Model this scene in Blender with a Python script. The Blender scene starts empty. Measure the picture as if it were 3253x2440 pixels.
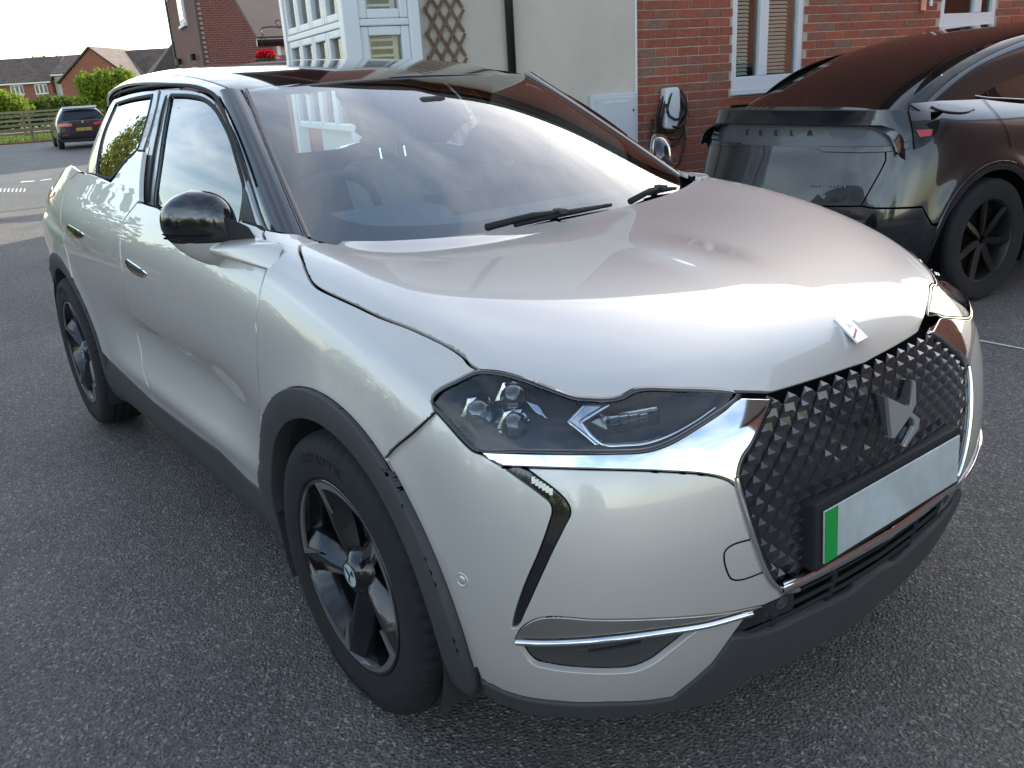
import bpy, bmesh, math, random
import numpy as np
from mathutils import Vector, Matrix
from mathutils.bvhtree import BVHTree
from mathutils.geometry import delaunay_2d_cdt
rad = math.radians
scene = bpy.context.scene
C = scene.collection

# ---------------------------------------------------------------- camera
CAM = np.array([1.6434, -1.5970, 1.4065]); FPX = 2756.36; PCX, PCY = 1626.5, 1220.0
_y, _p, _r = 2.4971, 0.3389, -0.0596
CF = np.array([math.cos(_y)*math.cos(_p), math.sin(_y)*math.cos(_p), -math.sin(_p)])
_rt = np.array([math.sin(_y), -math.cos(_y), 0.0]); _up = np.cross(_rt, CF)
CR = math.cos(_r)*_rt + math.sin(_r)*_up
CU = -math.sin(_r)*_rt + math.cos(_r)*_up
cd = bpy.data.cameras.new('camera'); cam = bpy.data.objects.new('camera', cd); C.objects.link(cam)
cd.sensor_width = 36.0; cd.lens = FPX/3253.0*36.0; cd.clip_start = 0.05; cd.clip_end = 3000
cam.matrix_world = Matrix(((CR[0], CU[0], -CF[0], CAM[0]), (CR[1], CU[1], -CF[1], CAM[1]),
                           (CR[2], CU[2], -CF[2], CAM[2]), (0, 0, 0, 1)))
scene.camera = cam

# ---------------------------------------------------------------- sky, sun, exposure
SUN_AZ, SUN_EL = rad(117.0), rad(25.0)          # direction towards the sun, measured from +x
world = bpy.data.worlds.new('World'); scene.world = world; world.use_nodes = True
nt = world.node_tree; nt.nodes.clear()
def N(nt, t, **k):
    n_ = nt.nodes.new(t)
    for a, b in k.items():
        if a in n_.bl_rna.properties: setattr(n_, a, b)
        else: n_.inputs[a].default_value = b
    return n_
def ramp(nt, fac, stops):
    r_ = N(nt, 'ShaderNodeValToRGB'); e = r_.color_ramp.elements
    while len(e) < len(stops): e.new(0.5)
    for el, (p, c) in zip(e, stops):
        el.position = p; el.color = (*c, 1) if len(c) == 3 else c
    nt.links.new(fac, r_.inputs[0]); return r_.outputs[0]
sky = N(nt, 'ShaderNodeTexSky', sky_type='NISHITA', sun_disc=False)
sky.sun_elevation = SUN_EL; sky.sun_rotation = math.pi/2 - SUN_AZ
sky.air_density = 1.0; sky.dust_density = 0.8; sky.ozone_density = 0.8; sky.altitude = 60
tc = N(nt, 'ShaderNodeTexCoord')
mp = N(nt, 'ShaderNodeMapping'); mp.inputs['Scale'].default_value = (1.0, 1.6, 3.2); mp.inputs['Rotation'].default_value = (0, 0, 0.6)
nt.links.new(tc.outputs['Generated'], mp.inputs[0])
cn = N(nt, 'ShaderNodeTexNoise', Scale=1.7, Detail=9.0, Roughness=0.58, Distortion=0.7)
nt.links.new(mp.outputs[0], cn.inputs['Vector'])
cl = ramp(nt, cn.outputs[0], [(0.40, (0, 0, 0)), (0.72, (1, 1, 1))])
# cloud brightness follows the sky it hangs in (thin veil of cirrus)
hs = N(nt, 'ShaderNodeHueSaturation', Saturation=0.30, Value=1.9)
nt.links.new(sky.outputs[0], hs.inputs['Color'])
ml = N(nt, 'ShaderNodeMath', operation='MULTIPLY'); ml.inputs[1].default_value = 0.62
nt.links.new(cl, ml.inputs[0])
mx = N(nt, 'ShaderNodeMix', data_type='RGBA')
nt.links.new(ml.outputs[0], mx.inputs['Factor']); nt.links.new(sky.outputs[0], mx.inputs['A']); nt.links.new(hs.outputs[0], mx.inputs['B'])
tn = N(nt, 'ShaderNodeMix', data_type='RGBA', blend_type='MULTIPLY'); tn.inputs['Factor'].default_value = 1.0; tn.inputs['B'].default_value = (1.05, 1.005, 0.92, 1)   # one warm tint over the whole sky, as white balance
nt.links.new(mx.outputs['Result'], tn.inputs['A'])
bg = N(nt, 'ShaderNodeBackground', Strength=0.15); nt.links.new(tn.outputs['Result'], bg.inputs[0])
wo = N(nt, 'ShaderNodeOutputWorld'); nt.links.new(bg.outputs[0], wo.inputs[0])
sl = bpy.data.lights.new('sun', 'SUN'); sl.energy = 3.2; sl.angle = rad(0.6); sl.color = (1.0, 0.93, 0.82)
sun = bpy.data.objects.new('sun', sl); C.objects.link(sun)
sd = Vector((math.cos(SUN_AZ)*math.cos(SUN_EL), math.sin(SUN_AZ)*math.cos(SUN_EL), math.sin(SUN_EL)))
sun.rotation_euler = sd.to_track_quat('Z', 'Y').to_euler(); sun.location = sd*50
vs = scene.view_settings
scene.display_settings.display_device = 'sRGB'
vs.view_transform = 'Standard'; vs.look = 'None'; vs.gamma = 1.0; vs.use_curve_mapping = False; vs.exposure = 1.45
scene.cycles.max_bounces = 8; scene.cycles.transparent_max_bounces = 12
scene.cycles.glossy_bounces = 5; scene.cycles.diffuse_bounces = 3
scene.cycles.caustics_reflective = False; scene.cycles.caustics_refractive = False
scene.cycles.sample_clamp_indirect = 8.0

# ---------------------------------------------------------------- materials
MATS = {}
def mat(name, col=(0.5, 0.5, 0.5), rough=0.5, metal=0.0, coat=0.0, coat_r=0.03, spec=0.5, emis=None, es=1.0, noise=None, bump=None, sheen=0.0):
    """noise=(scale, amount) varies the base colour, bump=(scale, strength, distance) gives fine relief"""
    m = bpy.data.materials.new(name); m.use_nodes = True; t = m.node_tree
    b = t.nodes['Principled BSDF']
    b.inputs['Base Color'].default_value = (*col, 1); b.inputs['Roughness'].default_value = rough
    b.inputs['Metallic'].default_value = metal; b.inputs['Coat Weight'].default_value = coat
    b.inputs['Coat Roughness'].default_value = coat_r; b.inputs['Specular IOR Level'].default_value = spec
    if emis: b.inputs['Emission Color'].default_value = (*emis, 1); b.inputs['Emission Strength'].default_value = es
    if noise or bump:
        g = N(t, 'ShaderNodeTexCoord')
    if noise:
        nz = N(t, 'ShaderNodeTexNoise', Scale=noise[0], Detail=6.0, Roughness=0.65)
        t.links.new(g.outputs['Object'], nz.inputs['Vector'])
        lo = tuple(c*(1-noise[1]) for c in col); hi = tuple(min(1, c*(1+noise[1])) for c in col)
        t.links.new(ramp(t, nz.outputs[0], [(0.3, lo), (0.7, hi)]), b.inputs['Base Color'])
    if bump:
        nb = N(t, 'ShaderNodeTexNoise', Scale=bump[0], Detail=4.0, Roughness=0.6)
        t.links.new(g.outputs['Object'], nb.inputs['Vector'])
        bp = N(t, 'ShaderNodeBump', Strength=bump[1], Distance=bump[2])
        t.links.new(nb.outputs[0], bp.inputs['Height']); t.links.new(bp.outputs[0], b.inputs['Normal'])
    MATS[name] = m; return m
def glass_mat(name, tint=(0.8, 0.9, 0.88), rough=0.0, ior=1.5, dens=0.0, k=1.7):
    """thin pane: tinted see-through with a mirror-like Fresnel reflection"""
    m = bpy.data.materials.new(name); m.use_nodes = True; t = m.node_tree; t.nodes.clear()
    tr = N(t, 'ShaderNodeBsdfTransparent'); tr.inputs[0].default_value = (*tint, 1)
    gl = N(t, 'ShaderNodeBsdfGlossy', Roughness=rough); gl.inputs[0].default_value = (1, 1, 1, 1)
    fr = N(t, 'ShaderNodeFresnel', IOR=ior); mu = N(t, 'ShaderNodeMath', operation='MULTIPLY'); mu.inputs[1].default_value = k; mu.use_clamp = True
    t.links.new(fr.outputs[0], mu.inputs[0])
    ad = N(t, 'ShaderNodeMath', operation='ADD'); ad.inputs[1].default_value = dens; ad.use_clamp = True
    t.links.new(mu.outputs[0], ad.inputs[0])
    ms = N(t, 'ShaderNodeMixShader'); t.links.new(ad.outputs[0], ms.inputs[0]); t.links.new(tr.outputs[0], ms.inputs[1]); t.links.new(gl.outputs[0], ms.inputs[2])
    o = N(t, 'ShaderNodeOutputMaterial'); t.links.new(ms.outputs[0], o.inputs[0]); MATS[name] = m; return m

# ---------------------------------------------------------------- object helpers
def obj(name, me, parent=None, m=None):
    o = bpy.data.objects.new(name, me); C.objects.link(o)
    if parent is not None: o.parent = parent
    if m is not None:
        if isinstance(m, str): m = MATS[m]
        if not me.materials: me.materials.append(m)
    return o
def tag(o, label=None, cat=None, group=None, kind=None):
    if label: o['label'] = label
    if cat: o['category'] = cat
    if group: o['group'] = group
    if kind: o['kind'] = kind
    return o
def thing(name, loc, label, cat, group=None, rz=0.0):
    o = bpy.data.objects.new(name, None); C.objects.link(o); o.location = loc; o.rotation_euler = (0, 0, rz)
    o.empty_display_size = 0.2
    return tag(o, label, cat, group)
def mesh(name, V, F, smooth=False, normals=None):
    me = bpy.data.meshes.new(name); me.from_pydata([tuple(v) for v in V], [], [tuple(f) for f in F]); me.update()
    if smooth or normals is not None:
        me.polygons.foreach_set('use_smooth', [True]*len(me.polygons))
    if normals is not None: me.normals_split_custom_set_from_vertices([tuple(x) for x in normals])
    return me
class MB:
    """collects simple solids into one mesh"""
    def __init__(s): s.V = []; s.F = []
    def add(s, V, F):
        k = len(s.V); s.V += [tuple(v) for v in V]; s.F += [tuple(i+k for i in f) for f in F]; return s
    def box(s, x0, x1, y0, y1, z0, z1):
        return s.add([(x0,y0,z0),(x1,y0,z0),(x1,y1,z0),(x0,y1,z0),(x0,y0,z1),(x1,y0,z1),(x1,y1,z1),(x0,y1,z1)],
                     [(3,2,1,0),(4,5,6,7),(0,1,5,4),(1,2,6,5),(2,3,7,6),(3,0,4,7)])
    def hexa(s, P):
        return s.add(P, [(3,2,1,0),(4,5,6,7),(0,1,5,4),(1,2,6,5),(2,3,7,6),(3,0,4,7)])
    def tube(s, pts, r, n=8, cap=True, closed=False):
        pts = [Vector(p) for p in pts]; m = len(pts); rr = r if isinstance(r, (list, tuple)) else [r]*m
        V = []; prev = None
        for i, p in enumerate(pts):
            a = pts[(i-1) % m] if (closed or i) else p; b = pts[(i+1) % m] if (closed or i < m-1) else p
            t = (b-a).normalized() if (b-a).length > 1e-9 else Vector((0,0,1))
            if prev is None: u = t.orthogonal().normalized()
            else:
                u = prev - t*prev.dot(t); u = u.normalized() if u.length > 1e-6 else t.orthogonal().normalized()
            prev = u; w = t.cross(u)
            for k in range(n):
                an = 2*math.pi*k/n; V.append(p + (u*math.cos(an)+w*math.sin(an))*rr[i])
        F = []
        for i in range(m if closed else m-1):
            j = (i+1) % m
            for k in range(n): F.append((i*n+k, i*n+(k+1) % n, j*n+(k+1) % n, j*n+k))
        if cap and not closed: F.append(tuple(range(n-1, -1, -1))); F.append(tuple((m-1)*n+k for k in range(n)))
        return s.add(V, F)
    def lathe(s, prof, n=48, axis='y', cap=False):
        """prof: (radius, along-axis) pairs revolved about the axis"""
        V = []; F = []; m = len(prof)
        for k in range(n):
            a = 2*math.pi*k/n
            for r, q in prof:
                c, d = r*math.cos(a), r*math.sin(a)
                V.append({'y': (c, q, d), 'z': (c, d, q), 'x': (q, c, d)}[axis])
        for k in range(n):
            j = (k+1) % n
            for i in range(m-1): F.append((k*m+i, j*m+i, j*m+i+1, k*m+i+1))
        return s.add(V, F)
    def prism(s, poly, f0, f1):
        """poly 2D list; f0,f1 map 2D -> 3D for the two ends"""
        n = len(poly); V = [f0(*p) for p in poly] + [f1(*p) for p in poly]
        F = [tuple(range(n-1, -1, -1)), tuple(range(n, 2*n))] + [(i, (i+1) % n, n+(i+1) % n, n+i) for i in range(n)]
        return s.add(V, F)
    def me(s, name, smooth=False, bevel=0.0, auto=None):
        me = mesh(name, s.V, s.F)
        bm = bmesh.new(); bm.from_mesh(me)
        bmesh.ops.recalc_face_normals(bm, faces=bm.faces)
        if bevel: bmesh.ops.bevel(bm, geom=[e for e in bm.edges if e.is_manifold and e.calc_face_angle(0) > 0.5], offset=bevel, segments=2, profile=0.6, affect='EDGES', clamp_overlap=True)
        for f in bm.faces: f.smooth = smooth or bool(auto)
        if auto:
            for e in bm.edges:
                if len(e.link_faces) == 2 and e.calc_face_angle(0) > auto: e.smooth = False
        bm.to_mesh(me); bm.free(); return me
    def build(s, name, m, parent=None, **k): return obj(name, s.me(name, **k), parent, m)

# ---------------------------------------------------------------- pixels -> rays (directions only)
ZM = {'1':(0,0,1100),'2':(1000,0,1100),'3':(2100,0,1153),'4':(0,700,1100),'5':(800,1150,1200),'6':(1500,1200,1466.5),
      'E':(2200,900,1053),'H':(1350,1150,1100),'A':(800,1300,700),'B':(850,1750,700),'C':(120,750,800),'D':(2553,1350,700),
      'a':(100,150,700),'b':(100,500,700),'c':(500,550,700),'d':(600,150,700),'e':(1200,150,700),'f':(1700,400,700),'M':(0,0,3253),
      'X1':(1850,0,850),'X2':(2500,0,753),'X3':(820,0,700),'X4':(470,0,550),'X5':(0,300,560),'X6':(2700,500,666.6)}
def px(z, *pts):
    o = ZM[z]; k = o[2]/2212.0
    return [(o[0]+x*k, o[1]+y*k) for x, y in pts]
def ray(q): return CF + CR*((q[0]-PCX)/FPX) - CU*((q[1]-PCY)/FPX)
def at(q, ax, v):
    d = ray(q); i = 'xyz'.index(ax); return CAM + d*((v-CAM[i])/d[i])
def at_plane(q, p0, nrm):
    d = ray(q); nrm = np.asarray(nrm, float); return CAM + d*(np.dot(np.asarray(p0)-CAM, nrm)/np.dot(d, nrm))

# ---------------------------------------------------------------- smooth B-spline patches (half body, h = -y >= 0)
def basis(n, u):
    u = np.clip(np.asarray(u, float), 0, 1)*(n-3); k = np.concatenate([[0]*3, np.arange(n-2), [n-3]*3]).astype(float)
    u = np.minimum(u, n-3-1e-9); B = np.zeros((len(u), len(k)-1))
    for i in range(len(k)-1): B[:, i] = (u >= k[i]) & (u < k[i+1])
    for d in (1, 2, 3):
        for i in range(len(k)-1-d):
            a = (u-k[i])/(k[i+d]-k[i]) if k[i+d] > k[i] else 0
            b = (k[i+d+1]-u)/(k[i+d+1]-k[i+1]) if k[i+d+1] > k[i+1] else 0
            B[:, i] = a*B[:, i] + b*B[:, i+1]
    return B[:, :n]
class Patch:
    def __init__(s, net, disp=None, su=1.0, sv=1.0, flip=False, nu=150, nv=110):
        s.C = np.array(net, float); s.disp = disp; s.flip = flip
        uu, vv = np.meshgrid(np.linspace(0, 1, nu), np.linspace(0, 1, nv), indexing='ij')
        s.UV = np.stack([uu.ravel(), vv.ravel()], 1); s.P = s.ev(s.UV)
        G = s.P.reshape(nu, nv, 3)
        s.su = float(np.mean(np.linalg.norm(np.diff(G, axis=0), axis=2).sum(0))); s.sv = float(np.mean(np.linalg.norm(np.diff(G, axis=1), axis=2).sum(1)))
        idx = np.arange(nu*nv).reshape(nu, nv); a = idx[:-1, :-1].ravel(); b = idx[1:, :-1].ravel(); c = idx[1:, 1:].ravel(); d = idx[:-1, 1:].ravel()
        s.T = np.concatenate([np.stack([a, b, c], 1), np.stack([a, c, d], 1)])
        s.bvh = BVHTree.FromPolygons([tuple(p) for p in s.P], [tuple(int(i) for i in t) for t in s.T])
    def raw(s, uv):
        uv = np.atleast_2d(uv); Bu = basis(s.C.shape[0], uv[:, 0]); Bv = basis(s.C.shape[1], uv[:, 1])
        return np.einsum('ni,nj,ijk->nk', Bu, Bv, s.C, optimize=True)
    def rawn(s, uv):
        e = 2e-3; uv = np.atleast_2d(uv)
        def cl(d):
            w = uv + d; return np.clip(w, 0, 1)
        du = s.raw(cl((e, 0))) - s.raw(cl((-e, 0))); dv = s.raw(cl((0, e))) - s.raw(cl((0, -e)))
        n = np.cross(du, dv); n /= np.linalg.norm(n, axis=1, keepdims=True) + 1e-12
        return -n if s.flip else n
    def ev(s, uv):
        P = s.raw(uv)
        if s.disp is None: return P
        return P + s.rawn(uv)*s.disp(P)[:, None]
    def nrm(s, uv):
        if s.disp is None: return s.rawn(uv)
        e = 1.2e-3; uv = np.atleast_2d(uv)
        du = s.ev(np.clip(uv+(e, 0), 0, 1)) - s.ev(np.clip(uv+(-e, 0), 0, 1)); dv = s.ev(np.clip(uv+(0, e), 0, 1)) - s.ev(np.clip(uv+(0, -e), 0, 1))
        n = np.cross(du, dv); n /= np.linalg.norm(n, axis=1, keepdims=True) + 1e-12
        return -n if s.flip else n
    def cast(s, o, d):
        o = np.asarray(o, float); d = np.asarray(d, float)/np.linalg.norm(d)
        loc, nn, i, dist = s.bvh.ray_cast(Vector(o), Vector(d))
        if loc is None:                                   # just past the silhouette: closest grid point to the ray
            w = s.P - o; t = w @ d; q = np.linalg.norm(w - t[:, None]*d, axis=1) + (t < 0)*9
            return s.UV[int(np.argmin(q))]
        t = s.T[i]; A, B, Cc = s.P[t[0]], s.P[t[1]], s.P[t[2]]; p = np.array(loc)
        M = np.stack([B-A, Cc-A], 1); ab, *_ = np.linalg.lstsq(M, p-A, rcond=None)
        return s.UV[t[0]]*(1-ab.sum()) + s.UV[t[1]]*ab[0] + s.UV[t[2]]*ab[1]
    def cam(s, pts): return np.array([s.cast(CAM*(1, -1, 1), ray(q)*(1, -1, 1)) for q in pts])
    def side(s, pts): return np.array([s.cast((x, 3.0, z), (0, -1, 0)) for x, z in pts])
    def front(s, pts): return np.array([s.cast((3.0, h, z), (-1, 0, 0)) for h, z in pts])
    def top(s, pts): return np.array([s.cast((x, h, 4.0), (0, 0, -1)) for x, h in pts])
def smooth(pts, closed=True, corner=42, step=None):
    """round a traced outline through its points; sharp turns stay corners"""
    P = [np.array(p, float) for p in pts]; n = len(P); sharp = []
    for i in range(n):
        if not closed and i in (0, n-1): sharp.append(True); continue
        a = P[i]-P[i-1]; b = P[(i+1) % n]-P[i]
        c = np.dot(a, b)/(np.linalg.norm(a)*np.linalg.norm(b)+1e-12); sharp.append(math.degrees(math.acos(max(-1, min(1, c)))) > corner)
    out = []
    for i in range(n if closed else n-1):
        p1, p2 = P[i], P[(i+1) % n]
        p0 = 2*p1-p2 if sharp[i] else P[i-1]; p3 = 2*p2-p1 if sharp[(i+1) % n] else P[(i+2) % n]
        L = np.linalg.norm(p2-p1); l0 = np.linalg.norm(p1-p0); l2 = np.linalg.norm(p3-p2)
        m1 = (p2-p1) if sharp[i] else ((p1-p0)/max(l0, 1e-9)+(p2-p1)/max(L, 1e-9))*0.5*L
        m2 = (p2-p1) if sharp[(i+1) % n] else ((p2-p1)/max(L, 1e-9)+(p3-p2)/max(l2, 1e-9))*0.5*L
        k = 6 if step is None else max(1, int(math.ceil(L/step)))
        for j in range(k):
            t = j/k; out.append((2*t**3-3*t*t+1)*p1+(t**3-2*t*t+t)*m1+(-2*t**3+3*t*t)*p2+(t**3-t*t)*m2)
    if not closed: out.append(P[-1])
    return out
def inside(pt, poly):
    x, y = pt[:, 0], pt[:, 1]; r = np.zeros(len(pt), bool); px_, py_ = poly[:, 0], poly[:, 1]; j = len(poly)-1
    for i in range(len(poly)):
        c = ((py_[i] > y) != (py_[j] > y)) & (x < (px_[j]-px_[i])*(y-py_[i])/(py_[j]-py_[i]+1e-15)+px_[i]); r ^= c; j = i
    return r
def resamp(poly, d, closed=True):
    out = []; n = len(poly)
    for i in range(n if closed else n-1):
        a, b = poly[i], poly[(i+1) % n]; k = max(1, int(math.ceil(np.linalg.norm(b-a)/d)))
        for j in range(k): out.append(a+(b-a)*j/k)
    if not closed: out.append(poly[-1])
    out2 = [out[0]]
    for p in out[1:]:
        if np.linalg.norm(p-out2[-1]) > d*0.15: out2.append(p)
    return np.array(out2)
def panel_data(pt, uvs, holes=(), res=0.02, off=0.0, gap=0.0, depth=0.012, lip=0.0015, offf=None):
    S = np.array([pt.su, pt.sv]); loops = []
    for L in [uvs]+list(holes): loops.append(resamp(np.asarray(L)*S, res*0.75))
    o = loops[0]; lo, hi = o.min(0), o.max(0)
    gx, gy = np.meshgrid(np.arange(lo[0], hi[0], res), np.arange(lo[1], hi[1], res*0.9), indexing='ij')
    gx = gx + (np.arange(gx.shape[1]) % 2)*res*0.5
    g = np.stack([gx.ravel(), gy.ravel()], 1); ok = inside(g, o)
    for hL in loops[1:]: ok &= ~inside(g, hL)
    g = g[ok]; B = np.concatenate(loops)
    if len(g):
        dm = np.full(len(g), 9.0)
        for b in B: dm = np.minimum(dm, np.hypot(g[:, 0]-b[0], g[:, 1]-b[1]))
        g = g[dm > res*0.55]
    allp = np.concatenate([B, g]); ed = []; k = 0
    for L in loops: ed += [(k+i, k+(i+1) % len(L)) for i in range(len(L))]; k += len(L)
    rv, re, rf, ov, oe, of = delaunay_2d_cdt([Vector(p) for p in allp], ed, [], 0, 1e-6, True)
    rv = np.array([(p[0], p[1]) for p in rv]); rf = np.array([f for f in rf if len(f) == 3])
    cen = rv[rf].mean(1); ok = inside(cen, o)
    for hL in loops[1:]: ok &= ~inside(cen, hL)
    rf = rf[ok]; uv = rv/S; P = pt.ev(uv); Nn = pt.nrm(uv)
    if offf is not None: P = P + Nn*offf(P)[:, None]
    P = P + Nn*off
    # orient
    fn = np.cross(P[rf[:, 1]]-P[rf[:, 0]], P[rf[:, 2]]-P[rf[:, 0]]); fl = (fn*Nn[rf[:, 0]]).sum(1) < 0; rf[fl] = rf[fl][:, ::-1]
    # boundary edges
    cnt = {}
    for f in rf:
        for a, b in ((f[0], f[1]), (f[1], f[2]), (f[2], f[0])): cnt[(int(a), int(b))] = 1
    be = [(a, b) for a, b in cnt if (b, a) not in cnt]
    V = [P]; NN = [Nn]; F = [tuple(int(i) for i in f) for f in rf]
    if depth:
        outd = {}
        for a, b in be:
            t = P[b]-P[a]; w = np.cross(t, Nn[a]); l = np.linalg.norm(w)
            if l < 1e-12: continue
            for q in (a, b): outd[q] = outd.get(q, 0)+w/l
        ids = sorted(outd); mp_ = {q: i for i, q in enumerate(ids)}
        OD = np.array([outd[q]/(np.linalg.norm(outd[q])+1e-9) for q in ids]); BP = P[ids].copy(); BN = Nn[ids]
        P[ids] = BP - OD*(gap+lip)
        r1 = BP - OD*gap - BN*lip; r2 = BP - OD*gap - BN*depth; n0 = len(P); m = len(ids)
        n1 = BN*0.35+OD; n1 /= np.linalg.norm(n1, axis=1, keepdims=True)
        V += [r1, r2]; NN += [n1, n1]
        for a, b in be:
            if a in mp_ and b in mp_:
                i, j = mp_[a], mp_[b]; F.append((a, n0+i, n0+j, b)); F.append((n0+i, n0+m+i, n0+m+j, n0+j))
    return np.concatenate(V), F, np.concatenate(NN)
def pmesh(name, V, F, Nn, mirror=False):
    s = np.array([1, 1 if mirror else -1, 1])
    V = V*s; Nn = Nn*s
    return mesh(name, V, [f[::-1] for f in F] if not mirror else F, normals=Nn)
def panel(name, pt, uvs, m, parent, sides=2, **k):
    """cut one panel out of a patch; sides=2 also builds the mirrored one; returns [near, far]"""
    V, F, Nn = panel_data(pt, uvs, **k); out = []
    for mi in range(sides): out.append(obj(name, pmesh(name, V, F, Nn, mirror=bool(mi)), parent if not isinstance(parent, (list, tuple)) else parent[mi], m))
    return out
def strip_data(pt, uvs, w, off=0.001, h=0.0, nseg=5, wf=None):
    """raised ribbon along a line on a patch: width w, crown height h"""
    S = np.array([pt.su, pt.sv]); L = resamp(np.asarray(uvs)*S, 0.012, closed=False)/S; P = pt.ev(L); Nn = pt.nrm(L)
    T = np.gradient(P, axis=0); T /= np.linalg.norm(T, axis=1, keepdims=True)+1e-12; W = np.cross(T, Nn); V = []; NN = []; m = len(L)
    ww = np.full(m, w) if wf is None else w*np.array([wf(i/(m-1)) for i in range(m)])
    for j in range(nseg):
        a = -1+2*j/(nseg-1); c = math.sqrt(max(0, 1-a*a*0.999))
        V.append(P+W*(a*0.5*ww)[:, None]+Nn*(off+h*c)); q = W*a*(1.2 if h else 0)+Nn*(c+0.15); NN.append(q/np.linalg.norm(q, axis=1, keepdims=True))
    F = []
    for j in range(nseg-1):
        for i in range(m-1): F.append((j*m+i, j*m+i+1, (j+1)*m+i+1, (j+1)*m+i))
    V = np.concatenate(V); NN = np.concatenate(NN)
    f = F[0]; fn = np.cross(V[f[1]]-V[f[0]], V[f[2]]-V[f[0]])
    if np.dot(fn, NN[f[0]]) < 0: F = [q[::-1] for q in F]
    return V, F, NN
def strip(name, pt, uvs, w, m, parent, sides=2, **k):
    V, F, Nn = strip_data(pt, uvs, w, **k)
    return [obj(name, pmesh(name, V, F, Nn, mirror=bool(mi)), parent if not isinstance(parent, (list, tuple)) else parent[mi], m) for mi in range(sides)]
# ---------------------------------------------------------------- car materials
mat('paint', (0.61, 0.575, 0.54), rough=0.40, metal=0.40, coat=1.0, coat_r=0.008, spec=0.5)
MATS['paint'].node_tree.nodes['Principled BSDF'].inputs['Coat IOR'].default_value = 1.6
mat('gloss_black', (0.006, 0.007, 0.010), rough=0.12, coat=1.0, coat_r=0.01)
mat('roof_black', (0.010, 0.011, 0.014), rough=0.10, coat=1.0, coat_r=0.005)
mat('cladding', (0.050, 0.050, 0.052), rough=0.62, bump=(900, 0.15, 0.001), noise=(6, 0.10))
mat('rubber', (0.010, 0.010, 0.011), rough=0.75)
mat('dark_void', (0.004, 0.004, 0.005), rough=0.9, spec=0.1)
mat('chrome', (0.82, 0.83, 0.85), rough=0.05, metal=1.0)
mat('satin_chrome', (0.62, 0.60, 0.57), rough=0.22, metal=1.0)
mat('tyre', (0.013, 0.013, 0.014), rough=0.82, noise=(18, 0.25), bump=(160, 0.25, 0.002))
mat('tyre_letter', (0.004, 0.004, 0.005), rough=0.55)
mat('rim_black', (0.008, 0.008, 0.010), rough=0.16, coat=0.6)
mat('rim_silver', (0.24, 0.23, 0.21), rough=0.42, metal=0.6)
mat('hub_white', (0.62, 0.70, 0.76), rough=0.25, metal=0.3)
mat('frit', (0.012, 0.012, 0.018), rough=0.10, coat=0.6)
mat('interior_grey', (0.55, 0.55, 0.54), rough=0.85, noise=(30, 0.12))
mat('interior_dark', (0.035, 0.036, 0.040), rough=0.7, noise=(40, 0.2))
mat('interior_dash', (0.20, 0.22, 0.24), rough=0.7, noise=(40, 0.15), bump=(500, 0.2, 0.001))
mat('screen', (0.02, 0.02, 0.025), rough=0.08)
mat('brake', (0.20, 0.18, 0.17), rough=0.4, metal=0.8)
mat('red_lamp', (0.42, 0.01, 0.015), rough=0.15, coat=1.0)
mat('plate_green', (0.0, 0.33, 0.055), rough=0.35, coat=0.5)
mat('plate_white', (0.50, 0.53, 0.54), rough=0.35, coat=0.4, noise=(6, 0.22))
mat('screen_strip', (0.20, 0.17, 0.16), rough=0.3, metal=0.6)
mat('plate_smudge', (0.30, 0.33, 0.35), rough=0.5)
mat('white_mark', (0.75, 0.76, 0.77), rough=0.4)
mat('badge_red', (0.45, 0.01, 0.03), rough=0.25, coat=0.6)
glass_mat('screen_glass', (0.80, 0.95, 0.92), ior=1.5, dens=0.04, k=2.1)
glass_mat('side_glass', (0.55, 0.74, 0.69), ior=1.55, dens=0.06)
glass_mat('privacy_glass', (0.05, 0.06, 0.06), ior=1.60, dens=0.10)
glass_mat('lamp_glass', (0.80, 0.83, 0.86), ior=1.45, dens=0.0)
glass_mat('lens_clear', (0.85, 0.90, 0.95), ior=1.5, dens=0.05)

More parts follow.
